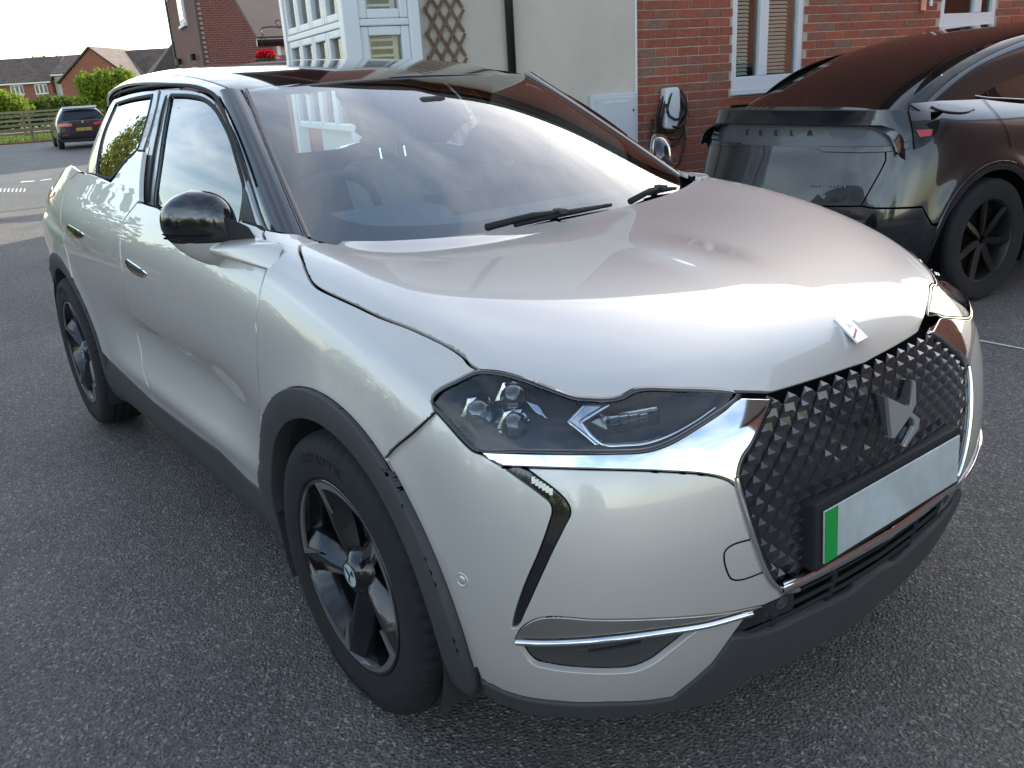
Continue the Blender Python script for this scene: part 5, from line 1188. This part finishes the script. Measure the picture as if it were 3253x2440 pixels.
def wheel(par, x, side, rot):
    W_ = thing('wheel', (x, side*YT, ZW), None, None); W_.parent = par
    W_.rotation_euler = (0, rot, 0) if side > 0 else (0, rot, math.pi)
    ty = obj('tyre', tyre_me, W_, 'tyre'); r = obj('rim', rb, W_, 'rim_black'); obj('rim_edge', lipm, r, 'rim_black')
    for q in (t1, t2):
        if side < 0:
            o = obj(q.name, q, ty, 'tyre_letter'); o.rotation_euler = (0, rot, math.pi)
    for k in range(5):
        s = obj('spoke', sp_me, W_, 'rim_black'); s.rotation_euler = (0, 2*math.pi*k/5, 0); a = obj('spoke_accent', ac_me, W_, 'rim_silver'); a.rotation_euler = (0, 2*math.pi*k/5, 0)
    obj('hub', hubr, W_, 'rim_black'); h = obj('hub_cap', hubm, W_, 'hub_white'); obj('hub_mark', hmm, h, 'rubber'); obj('wheel_bolts', bolt, W_, 'rubber'); obj('brake_disc', disc, W_, 'brake'); obj('caliper', cal, W_, 'brake')
    return W_
for x in (0.0, -WB):
    for s_ in (-1, 1): wheel(CAR, x, s_, rad(20 if x == 0 else 65))
# wheel housings
for wx in (0.0, -WB):
    for s_ in (-1, 1):
        mb = MB(); n = 28; V = []
        for i in range(n+1):
            a = rad(-25)+rad(230)*i/n
            for q in (.55, .868): V.append((wx+.392*math.cos(a), s_*q, ZW+.392*math.sin(a)))
        F = [(2*i, 2*i+1, 2*i+3, 2*i+2) for i in range(n)]
        k = len(V); V += [(wx, s_*.55, ZW)]; F += [(2*i, 2*i+2, k) for i in range(n)]
        mb.add(V, F); obj('wheel_housing', mesh('wheel_housing', V, F, smooth=True), CAR, 'interior_dark')
MB().box(-2.95, .38, -.62, .62, .19, .24).build('underbody', 'dark_void', CAR)
MB().box(-.50, -.38, -.70, .70, .24, .95).build('bulkhead', 'dark_void', CAR)

# ---- wipers
def blade(name, P0, P1, arm0):
    P0, P1, arm0 = map(np.array, (P0, P1, arm0)); mid = P0*.55+P1*.45
    w = MB(); w.tube([P0, P0*.5+P1*.5+(0, 0, .004), P1], [.006, .009, .005], 6); o = w.build(name, 'rubber', CAR, smooth=True)
    a = MB(); a.tube([arm0, arm0*.4+mid*.6+np.array((0, 0, .012)), mid+(0, 0, .010)], [.010, .009, .007], 6); a.build('wiper_arm', 'rubber', o, smooth=True)
    MB().box(-.020, .020, -.011, .011, -.006, .008).build('wiper_clip', 'cladding', o, bevel=0.003).location = tuple(mid+(0, 0, .012))
def wsp(q, d=0.008):
    uv = PW.cam([q]); return None
def wsc(q, d):                                 # point on the screen surface seen at a pixel (either half)
    o = CAM; r = ray(q); best = None
    for s_ in (1, -1):
        loc, nn, i, dist = PW.bvh.ray_cast(Vector(o*(1, -s_, 1)), Vector(r*(1, -s_, 1)))
        if loc is not None and (best is None or dist < best[0]): best = (dist, np.array(loc)*(1, -s_, 1))
    return (best[1] if best else at_plane(q, (-.22, 0, 1.0), (.5, 0, 1)))+np.array((.5, 0, .86))*d
blade('wiper', wsc(px('2', (1270, 1462))[0], .012), wsc(px('2', (1885, 1330))[0], .012), wsc(px('2', (1085, 1492))[0], .02))
blade('wiper', wsc(px('f', (1120, 715))[0], .012), wsc(px('f', (1400, 657))[0], .012), wsc(px('f', (930, 815))[0], .02))

# ---- cabin
def lump(name, prof, y0, y1, m, par, bevel=0.03):
    n = len(prof); mb = MB(); mb.prism(prof, lambda x, z: (x, y0, z), lambda x, z: (x, y1, z)); return mb.build(name, m, par, bevel=bevel, smooth=True)
for yc in (-.36, .36):
    st = lump('seat', [(-1.02, .50), (-1.48, .46), (-1.50, .60), (-1.05, .64)], yc-.25, yc+.25, 'interior_grey', CAR, .04)
    lump('seat_back', [(-1.44, .55), (-1.58, .57), (-1.76, 1.08), (-1.70, 1.12), (-1.62, 1.08)], yc-.235, yc+.235, 'interior_grey', st, .04)
    lump('headrest', [(-1.67, 1.16), (-1.76, 1.16), (-1.79, 1.34), (-1.70, 1.34)], yc-.12, yc+.12, 'interior_grey', st, .035)
    for dy in (-.06, .06):
        mb = MB(); mb.tube([(-1.70, yc+dy, 1.08), (-1.72, yc+dy, 1.19)], .007, 6); mb.build('headrest_post', 'chrome', st)
RS = lump('rear_seat', [(-2.28, .55), (-2.45, .55), (-2.60, 1.10), (-2.50, 1.12)], -.62, .62, 'interior_dark', CAR, .04)
DB = lump('dashboard', [(-.34, .985), (-.56, 1.015), (-.76, .99), (-.84, .90), (-.82, .62), (-.40, .60)], -.70, .70, 'interior_dash', CAR, .035)
lump('instrument_hood', [(-.50, 1.0), (-.60, 1.055), (-.76, 1.06), (-.79, 1.0), (-.72, .94)], -.54, -.12, 'interior_dash', DB, .02)
MB().box(-.825, -.805, -.06, .20, .97, 1.06).build('display', 'screen', DB, bevel=.004)
sw = MB(); a_ = rad(24)
sw.tube([(-.95+.185*math.sin(t)*-math.sin(a_)*-1, -.35+.185*math.cos(t), .985+.185*math.sin(t)*math.cos(a_)) for t in np.linspace(0, 2*math.pi, 40)[:-1]], .016, 8, closed=True)
SW = sw.build('steering_wheel', 'interior_dark', CAR, smooth=True)
mb = MB(); mb.hexa([(-.95+dx, -.35+y, .985+z) for dx, y, z in ((0,-.17,.02),(0,.17,.02),(0,.17,-.03),(0,-.17,-.03),(.03,-.17,.02),(.03,.17,.02),(.03,.17,-.03),(.03,-.17,-.03))]); mb.build('wheel_boss', 'interior_dark', SW, bevel=.01)
MB().box(-.90, -.87, -.11, .11, 1.315, 1.375).build('interior_mirror', 'interior_dark', CAR, bevel=.015)
MB().box(-.90, -.80, -.05, .05, 1.315, 1.365).build('camera_housing', 'interior_dark', CAR, bevel=.02)
MB().box(-2.6, -.45, -.74, .74, .24, .30).build('cabin_floor', 'interior_dark', CAR)
for s_ in (-1, 1):
    mb = MB(); mb.hexa([(-.42, s_*.74, .35), (-2.3, s_*.74, .35), (-2.3, s_*.735, 1.05), (-.42, s_*.735, 1.04), (-.42, s_*.79, .35), (-2.3, s_*.79, .35), (-2.3, s_*.775, 1.05), (-.42, s_*.775, 1.04)]); mb.build('door_lining', 'interior_dark', CAR)
hl = [(x, h, PR.ev(PR.top([(x, h)]))[0][2]-.035) for x in (-1.1, -1.5, -2.0, -2.5) for h in (0, .25, .48)]
hv = [(x, s_*h, z) for s_ in (-1, 1) for x, h, z in hl]
hf = [(k*12+3*i+j, k*12+3*i+j+1, k*12+3*i+j+4, k*12+3*i+j+3) for k in (0, 1) for i in range(3) for j in range(2)]
obj('headlining', mesh('headlining', hv, hf, smooth=True), CAR, 'interior_grey')
# tailgate closing the back
tg = MB(); tg.hexa([(-3.24, -.62, .30), (-3.24, .62, .30), (-3.16, .58, 1.02), (-3.16, -.58, 1.02), (-3.28, -.60, .30), (-3.28, .60, .30), (-3.20, .56, 1.02), (-3.20, -.56, 1.02)])
tg.build('tailgate', 'paint', CAR, bevel=.02, smooth=True)
mb = MB(); mb.hexa([(-2.90, -.44, 1.43), (-2.90, .44, 1.43), (-3.14, .56, 1.03), (-3.14, -.56, 1.03), (-2.93, -.44, 1.43), (-2.93, .44, 1.43), (-3.17, .56, 1.03), (-3.17, -.56, 1.03)]); mb.build('rear_window', 'privacy_glass', CAR)
# ---- dark hatchback parked along the lane, seen from behind
mat('black_paint', (0.010, 0.010, 0.014), rough=.25, coat=1.0, coat_r=.02)
bc = at((238, 470), 'z', 0.0)
BM = thing('hatchback', (bc[0]+.1, bc[1]+.32, 0), 'black hatchback seen from behind, parked on the lane beside the fence', 'car', rz=rad(172.0)); BM.scale = (.93, .93, .93)
def sect(x, w, zb_, zs, wr, zr): return [(x, w*.80, zb_), (x, w, zb_+.12), (x, w*1.0, zs*.62), (x, w*.975, zs), (x, wr, zr-.06), (x, wr*.86, zr), (x, 0, zr+.012)]
st = [sect(-.86, .80, .34, .86, .66, .92), sect(-.80, .86, .27, .90, .62, 1.10), sect(-.62, .880, .22, .93, .585, 1.34), sect(-.40, .885, .20, .935, .57, 1.405), sect(.3, .885, .20, .93, .575, 1.42), sect(1.1, .885, .20, .92, .56, 1.37), sect(1.7, .88, .20, .92, .62, 1.06), sect(1.95, .875, .20, .90, .70, .965), sect(2.9, .84, .22, .80, .60, .86), sect(3.35, .66, .32, .66, .40, .70)]
V = []; F = []; m0 = 14
for s in st:
    full_ = s+[(a, -b, c) for a, b, c in s[::-1][1:]]+[(s[0][0], -s[0][1]*.5, s[0][2])]; V += full_[:m0]
for i in range(len(st)-1):
    for j in range(m0): F.append((i*m0+j, i*m0+(j+1) % m0, (i+1)*m0+(j+1) % m0, (i+1)*m0+j))
F += [tuple(range(m0-1, -1, -1)), tuple((len(st)-1)*m0+j for j in range(m0))]
mb = MB(); mb.V = V; mb.F = F; bo = mb.build('body', 'black_paint', BM, smooth=True); sm_ = bo.modifiers.new('s', 'SUBSURF'); sm_.levels = 2; sm_.render_levels = 2
def bquad(name, pts, m, par, th=.01):
    P = [np.array(p, float) for p in pts]; n_ = np.cross(P[1]-P[0], P[2]-P[0]); n_ /= np.linalg.norm(n_); mb = MB(); mb.hexa([tuple(p) for p in P]+[tuple(p+n_*th) for p in P]); return mb.build(name, m, par, bevel=.004)
bquad('rear_window', [(-.70, -.54, 1.27), (-.70, .54, 1.27), (-.855, .62, .97), (-.855, -.62, .97)], 'screen', BM); bquad('rear_spoiler', [(-.60, -.56, 1.40), (-.60, .56, 1.40), (-.80, .55, 1.33), (-.80, -.55, 1.33)], 'black_paint', BM, .03)
mb = MB(); mb.tube([(-.88, .05, .985), (-.86, -.45, 1.06)], .012, 6); mb.build('rear_wiper', 'rubber', BM)
for s_ in (-1, 1):
    L_ = bquad('tail_lamp', [(-.885, s_*.36, .86), (-.86, s_*.80, .88), (-.87, s_*.80, .76), (-.90, s_*.36, .77)], 'red_lamp', BM, .02)
    MB().box(-.885, -.865, s_*.62-.10, s_*.62+.10, .46, .485).build('reflector', 'red_lamp', BM)
    for x in (0.0, 2.69):
        w_ = thing('wheel', (x, s_*.78, .315), None, None); w_.parent = BM; MB().lathe([(.20, .09), (.29, .10), (.315, .08), (.315, -.08), (.29, -.1), (.2, -.09)], n=28).build('tyre', 'tyre', w_, smooth=True); MB().lathe([(0, .07), (.12, .085), (.20, .09)], n=20).build('rim', 'rim_silver', w_)
    mb = MB(); mb.hexa([(1.55, s_*.93, .92), (1.67, s_*.93, .92), (1.67, s_*1.06, .94), (1.55, s_*1.06, .94), (1.56, s_*.93, 1.06), (1.66, s_*.93, 1.06), (1.65, s_*1.04, 1.05), (1.57, s_*1.04, 1.05)]); mb.build('mirror', 'black_paint', BM, bevel=.02)
mat('plate_yellow', (.30, .22, .06), rough=.4, noise=(14, .5))
MB().box(-.915, -.895, -.26, .26, .60, .71).build('number_plate', 'plate_yellow', BM); mb = MB().lathe([(0, -.0), (.045, -.0), (.045, .015), (0, .015)], n=16, axis='x').build('round_badge', 'satin_chrome', BM); mb.location = (-.915, 0, .90)
mb = MB(); mb.box(-.90, -.84, -.80, .80, .24, .33); mb.build('bumper_skirt', 'rubber', BM, bevel=.02)
mb = MB(); mb.hexa([(-.20, -.015, 1.42), (-.08, -.015, 1.42), (-.08, .015, 1.42), (-.20, .015, 1.42), (-.20, -.004, 1.50), (-.17, -.004, 1.50), (-.17, .004, 1.50), (-.20, .004, 1.50)]); mb.build('aerial_fin', 'black_paint', BM)
# ---- dark grey fastback parked along the brick wall
mat('grey_paint', (0.014, 0.0145, 0.018), rough=.28, metal=.25, coat=1.0, coat_r=.01)
mat('grey_satin', (0.085, 0.09, 0.105), rough=.35, metal=.3, coat=.2)
mat('dark_glass', (0.010, 0.0095, 0.009), rough=.02, spec=.36)
mat('wheel_dark', (0.022, 0.020, 0.019), rough=.45, metal=.4)
TX, TY, TA = -1.585, 3.79, rad(81.81)
TE = thing('parked_fastback', (TX, TY, 0), 'dark grey fastback with a full width tail recess, parked along the brick wall', 'car', rz=TA)
def tloc(v, point=True):
    v = np.asarray(v, float)-(np.array([TX, TY, 0]) if point else 0); c, s = math.cos(TA), math.sin(TA)
    return np.array([v[0]*c+v[1]*s, -v[0]*s+v[1]*c, v[2]])
class TPatch(Patch):
    def cam(s, pts): return np.array([s.cast(tloc(CAM)*(1, -1, 1), tloc(ray(q), False)*(1, -1, 1)) for q in pts])
TPLAN = [(3.3, .90), (2.6, .935), (1.9, .945), (1.2, .945), (.6, .945), (.1, .945), (-.33, .925), (-.60, .855), (-.765, .70), (-.835, .48), (-.865, .24), (-.872, .08), (-.874, 0)]
TZ = [.20, .30, .42, .55, .70, .83, .93, 1.01, 1.075, 1.15]
TSO = [-.09, -.03, -.005, 0, 0, -.004, -.018, -.055, -.115, -.24]
TFO = [-.09, -.02, .01, .005, -.030, -.065, -.095, -.105, -.105, -.080]
netT = []
for i, (x, h) in enumerate(TPLAN):
    a = np.array(TPLAN[max(i-1, 0)]); b = np.array(TPLAN[min(i+1, len(TPLAN)-1)]); t_ = b-a; t_ /= np.linalg.norm(t_); nr = np.array([t_[1], -t_[0]])
    if nr[1] < 0 and i < 6: nr = -nr
    if i == len(TPLAN)-1: nr = np.array([-1.0, 0])
    w = abs(nr[0])
    netT.append([(x+nr[0]*(TSO[j]*(1-w)+TFO[j]*w), max(0, h+nr[1]*(TSO[j]*(1-w)+TFO[j]*w)), z) for j, z in enumerate(TZ)])
def tdisp(P):
    r = np.hypot(P[:, 0], P[:, 2]-.355); return .018*np.exp(-((r-.45)/.06)**2)*(P[:, 1] > .6)
TB = TPatch(netT, tdisp, flip=False, nu=200, nv=110)
TG = TPatch([[(x, 0, z), (x, .27, z-.003), (x+.005, .53-q*.6, z-.020), (x+.02, .655-q, z-.065), (x+.03, .695-q, z-.15), (x+.03, .705-q, z-.24)] for x, z, q in
             ((-.70, 1.07, -.10), (-.56, 1.115, -.06), (-.30, 1.245, -.02), (.10, 1.40, .02), (.60, 1.515, .04), (1.15, 1.575, .04), (1.8, 1.59, .04), (2.4, 1.50, .02), (2.9, 1.30, 0))], flip=False)
TS = TPatch([[(x, h-d, z) for z, h in ((.98, .865), (1.06, .825), (1.18, .745), (1.30, .672), (1.42, .605), (1.52, .55))] for x, d in ((-.75, .26), (-.45, .18), (-.1, .105), (.4, .05), (1.0, .02), (1.6, 0), (2.3, .01), (3.0, .03))], flip=True)
Z3 = lambda *p: px('3', *p)
uT = TB.cam
def tarc(r, a0, a1, n=30): return TB.side([(r*math.cos(rad(a0)+(rad(a1)-rad(a0))*i/n), .355+r*math.sin(rad(a0)+(rad(a1)-rad(a0))*i/n)) for i in range(n+1)])
recess = Z3((205,835),(222,765),(300,748),(700,760),(1100,768),(1370,772),(1412,790),(1440,862),(1420,888),(1100,872),(600,858),(330,850),(222,862))
Ur = uT(smooth(recess, corner=50))
lampz = Z3((1520,738),(1705,727),(1672,820),(1600,890),(1545,912),(1530,840)); Ul = uT(smooth(lampz, corner=50))
# near half (right side) of rear and flank; the far half mirrors it
def half(name, uv, m, par, **k):
    V, F, Nn = panel_data(TB, uv, **k); return obj(name, mirrored(name, V, F, Nn), par, m)
zr = lambda h, z: TB.cast((-3.0, h, z), (1, 0, 0))
half('tailgate', np.array([zr(0, .925), zr(.3, .925), zr(.55, .922), zr(.70, .915), zr(.712, .86), zr(.70, .80), zr(.69, .76), zr(.67, .69), zr(.65, .62), zr(.4, .605), zr(0, .60)]), 'grey_paint', TE, res=.03, gap=.002, depth=.012)
half('tail_recess', np.array([zr(0, 1.05), zr(.4, 1.05), zr(.70, 1.045), zr(.76, 1.0), zr(.755, .925), zr(.5, .922), zr(0, .922)]), 'grey_satin', TE, res=.03, off=-.045, depth=0)
half('tail_brow', np.array([zr(0, 1.045), zr(.4, 1.045), zr(.66, 1.042), zr(.715, 1.02), zr(.728, .98), zr(.725, .935), zr(.76, .932), zr(.79, .96), zr(.79, 1.06), zr(.76, 1.10), zr(.70, 1.125), zr(.4, 1.135), zr(0, 1.138)]), 'grey_paint', TE, res=.022, off=.0, gap=0, depth=.048, lip=.005)
panel('tail_lip', TB, np.array([zr(.34, .932), zr(.60, .935), zr(.73, .938), zr(.79, .965), zr(.785, .918), zr(.72, .905), zr(.6, .90), zr(.36, .90), zr(.32, .916)]), 'grey_paint', TE, res=.022, off=.006, depth=.03, lip=.004)
half('rear_bumper', np.array([zr(0, .597), zr(.4, .60), zr(.652, .615), zr(.70, .605), *[TB.side([(x, z)])[0] for x, z in ((-.52, .60), (-.47, .50))], *list(tarc(.455, 163, 200, 8)), TB.side([(-.42, .22)])[0], [.62, .03], [.8, .03], [1, .03]]), 'gloss_black', TE, res=.03, gap=.001, depth=.012)
flank = jn([zr(.765, .925), zr(.704, .915), zr(.716, .86), zr(.704, .80), zr(.694, .76), zr(.674, .69), zr(.654, .622), zr(.70, .612)], TB.side([(-.52, .61), (-.465, .51)]), tarc(.455, 160, 0, 40), TB.side([(.50, .30), (1.2, .28), (1.2, .7), (1.2, 1.0), (1.18, 1.06)]), uT(Z3((2205,632),(1960,604),(1700,592),(1520,590))), [[.56, .97], [.60, .96]], [zr(.77, 1.10), zr(.795, 1.06), zr(.795, .96)])
panel('flank', TB, flank, 'grey_paint', TE, res=.03, gap=.0, depth=.012)
panel('front_door', TB, jn(TB.side([(1.205, .28), (2.3, .28), (2.4, .6), (2.35, 1.0), (2.2, 1.06), (1.21, 1.06)])), 'grey_paint', TE, res=.05, gap=.002, depth=.01)
panel('front_wing', TB, jn(TB.side([(2.35, .28), (2.42, .6), (2.36, 1.0), (2.4, 1.04), (3.2, .95), (3.25, .3)])), 'grey_paint', TE, res=.05, gap=.002, depth=.01)
panel('tail_lamp', TB, Ul, 'dark_glass', TE, res=.02, off=.003, depth=.004)
panel('reflector', TB, uT(Z3((1550,795),(1655,790),(1640,830),(1575,838))), 'red_lamp', TE, res=.02, off=.008, depth=.004)
for L, w in ((Z3((1508,590),(1505,680),(1520,740),(1540,910)), .007), (Z3((1960,605),(2000,650),(2060,720),(2130,900)), .007)):
    V, F, Nn = strip_data(TB, uT(L), w, off=.004); obj('panel_gap', pmesh('panel_gap', V, F, Nn), TE, 'dark_void')
panel('charge_flap', TB, uT(smooth(Z3((1640,652),(1720,638),(1820,640),(1910,655),(1915,668),(1860,690),(1760,690),(1680,672)))), 'grey_paint', TE, res=.02, off=.010, depth=.008, lip=.004)
# glass roof and tail glass, pillars, side glass
V, F, Nn = panel_data(TG, np.array([[.07, 0], [.5, 0], [1, 0], [1, .62], [.8, .62], [.5, .62], [.25, .64], [.10, .68], [.07, .68]]), res=.03, depth=.01); obj('glass_roof', mirrored('glass_roof', V, F, Nn), TE, 'dark_glass')
V, F, Nn = panel_data(TG, np.array([[0, 0], [.07, 0], [.07, .68], [.05, .9], [0, .9]]), res=.03, depth=.01); obj('boot_deck', mirrored('boot_deck', V, F, Nn), TE, 'grey_paint')
panel('roof_pillar', TG, np.array([[.07, .68], [.10, .68], [.25, .64], [.5, .62], [.8, .62], [1, .62], [1, 1], [.7, 1], [.4, 1], [.2, 1], [.03, 1], [0.0, .8]]), 'grey_paint', TE, res=.03, off=.0, depth=.02, lip=.004)
uS = TS.cam
sg = Z3((1535,582),(1600,490),(1700,400),(1850,320),(2010,270),(2211,225)); 
Usg = jn(uS(smooth(sg, closed=False)), TS.side([(1.3, 1.46), (2.0, 1.45), (2.45, 1.2), (2.6, 1.07), (1.6, 1.055)]), uS(Z3((2205,612),(1960,595),(1750,590))))
panel('side_glass', TS, Usg, 'dark_glass', TE, res=.03, off=.004, depth=.01)
strip('window_trim', TS, uS(smooth(Z3((1700,460),(1770,525),(1850,572),(1960,598),(2100,606),(2205,612)), closed=False)), .012, 'chrome', TE, off=.008, h=.004)
V, F, Nn = strip_data(TS, uS(Z3((1900,305),(1950,430),(1985,585))), .010, off=.009); obj('window_divider', pmesh('window_divider', V, F, Nn), TE, 'rubber')
# lettering
def tl_text(s, q0, q1, size, patch, m, par, off, extrude=.002, spacing=1.0):
    a = patch.ev(patch.cam([q0]))[0]*(1, -1, 1); b = patch.ev(patch.cam([q1]))[0]*(1, -1, 1); u = b-a; L_ = np.linalg.norm(u); u /= L_
    n_ = patch.nrm(patch.cam([((q0[0]+q1[0])/2, (q0[1]+q1[1])/2)]))[0]*(1, -1, 1); n_ -= u*np.dot(u, n_); n_ /= np.linalg.norm(n_); v = np.cross(n_, u)
    for k, ch in enumerate(s):
        if ch == ' ': continue
        me_ = text_me(ch, size, extrude); o = obj('letter', me_, par, m); c = a+u*L_*k/(len(s)-1)+n_*off
        o.matrix_local = Matrix(((u[0], v[0], n_[0], c[0]), (u[1], v[1], n_[1], c[1]), (u[2], v[2], n_[2], c[2]), (0, 0, 0, 1)))
mat('letter_dark', (.012, .012, .014), rough=.3); mat('letter_pale', (.5, .5, .52), rough=.3, metal=.6)
# the word lies across both halves of the tail: measured on the recess plane
def rec(q):
    o = tloc(CAM); d_ = tloc(ray(q), False); t_ = (-.76-o[0])/d_[0]; return o+d_*t_
def flat_text(s, q0, q1, size, m, off, par, ex=.002):
    a, b = rec(q0), rec(q1)
    for k, ch in enumerate(s):
        if ch == ' ': continue
        c = a+(b-a)*k/(len(s)-1); uv = zr(abs(c[1]), c[2]); P = TB.ev(uv)[0]; n_ = TB.nrm(uv)[0]; c = np.array([P[0]+off, c[1], c[2]])
        o = obj('letter', text_me(ch, size, ex), par, m); o.matrix_local = Matrix(((0, 0, -1, c[0]), (-1, 0, 0, c[1]), (0, 1, 0, c[2]), (0, 0, 0, 1)))
flat_text('TESLA', Z3((490,828))[0], Z3((875,832))[0], .050, 'letter_dark', .040, TE)
flat_text('DUAL MOTOR', Z3((965,1134))[0], Z3((1135,1142))[0], .022, 'letter_pale', -.003, TE)
# wheels
tyT = MB().lathe([(.245, .10), (.30, .115), (.335, .112), (.350, .098), (.356, .08), (.356, .03), (.350, .027), (.350, .02), (.356, .017), (.356, -.08), (.335, -.11), (.25, -.10)], n=72).me('tyre_fastback', auto=.6)
rmT = MB().lathe([(.247, .098), (.240, .100), (.232, .085), (.220, .05), (.215, -.08)], n=48).me('rim_fastback', smooth=True)
bl_ = MB()
V = []; stn = [(.03, -.55, .55, .075), (.08, -.22, .30, .080), (.14, -.16, .16, .084), (.20, -.13, .08, .090), (.238, -.12, .06, .096)]
for r, a0, a1, y in stn: V += [(r*math.cos(a0), y-.02, r*math.sin(a0)), (r*math.cos(a0+.05), y, r*math.sin(a0+.05)), (r*math.cos(a1), y-.012, r*math.sin(a1)), (r*math.cos(a1), y-.035, r*math.sin(a1))]
F = [(0, 1, 2, 3), (19, 18, 17, 16)]
for i in range(4):
    for j in range(4): F.append((4*i+j, 4*i+(j+1) % 4, 4*i+4+(j+1) % 4, 4*i+4+j))
bl_.add(V, F); bl_ = bl_.me('spoke_fastback', bevel=.003)
dsc = MB().lathe([(0, .03), (.21, .03), (.21, -.02)], n=36).me('wheel_back')
for x in (0, 2.89):
    for s_ in (-1, 1):
        w_ = thing('wheel', (x, s_*.835, .355), None, None); w_.parent = TE; w_.rotation_euler = (0, .3, 0 if s_ > 0 else math.pi)
        obj('tyre', tyT, w_, 'tyre'); obj('rim', rmT, w_, 'wheel_dark'); obj('wheel_back', dsc, w_, 'dark_void')
        for k in range(7): q = obj('spoke', bl_, w_, 'wheel_dark'); q.rotation_euler = (0, 2*math.pi*k/7, 0)
for s_ in (1, -1):
    o_ = [TB.side([(.457*math.cos(a), .355+.457*math.sin(a)), (.405*math.cos(a), .355+.405*math.sin(a))]) for a in np.linspace(rad(200), rad(-15), 30)]
panel('wheel_arch_trim', TB, jn([q[0] for q in o_], [q[1] for q in o_[::-1]]), 'gloss_black', TE, res=.02, off=.006, depth=.05, lip=.004)
for s_ in (-1, 1):
    V = []; n_ = 24
    for i in range(n_+1):
        a = rad(-25)+rad(230)*i/n_
        for q in (.55, .93): V.append((.41*math.cos(a), s_*q, .355+.41*math.sin(a)))
    F = [(2*i, 2*i+1, 2*i+3, 2*i+2) for i in range(n_)]; k = len(V); V.append((0, s_*.55, .355)); F += [(2*i, 2*i+2, k) for i in range(n_)]
    obj('wheel_housing', mesh('wheel_housing', V, F, smooth=True), TE, 'dark_void')
panel('sill_trim', TB, TB.side([(.47, .30), (1.3, .28), (2.4, .28), (2.42, .215), (1.3, .215), (.45, .215)]), 'rubber', TE, res=.05, off=.003, depth=.02)
MB().box(-.70, 3.2, -.80, .80, .19, .26).build('underbody', 'dark_void', TE)
ci = MB(); ci.hexa([(-.62, -.70, .30), (2.6, -.80, .30), (2.6, .80, .30), (-.62, .70, .30), (-.50, -.60, 1.02), (2.4, -.74, 1.02), (2.4, .74, 1.02), (-.50, .60, 1.02)]); ci.build('inner_structure', 'dark_void', TE)
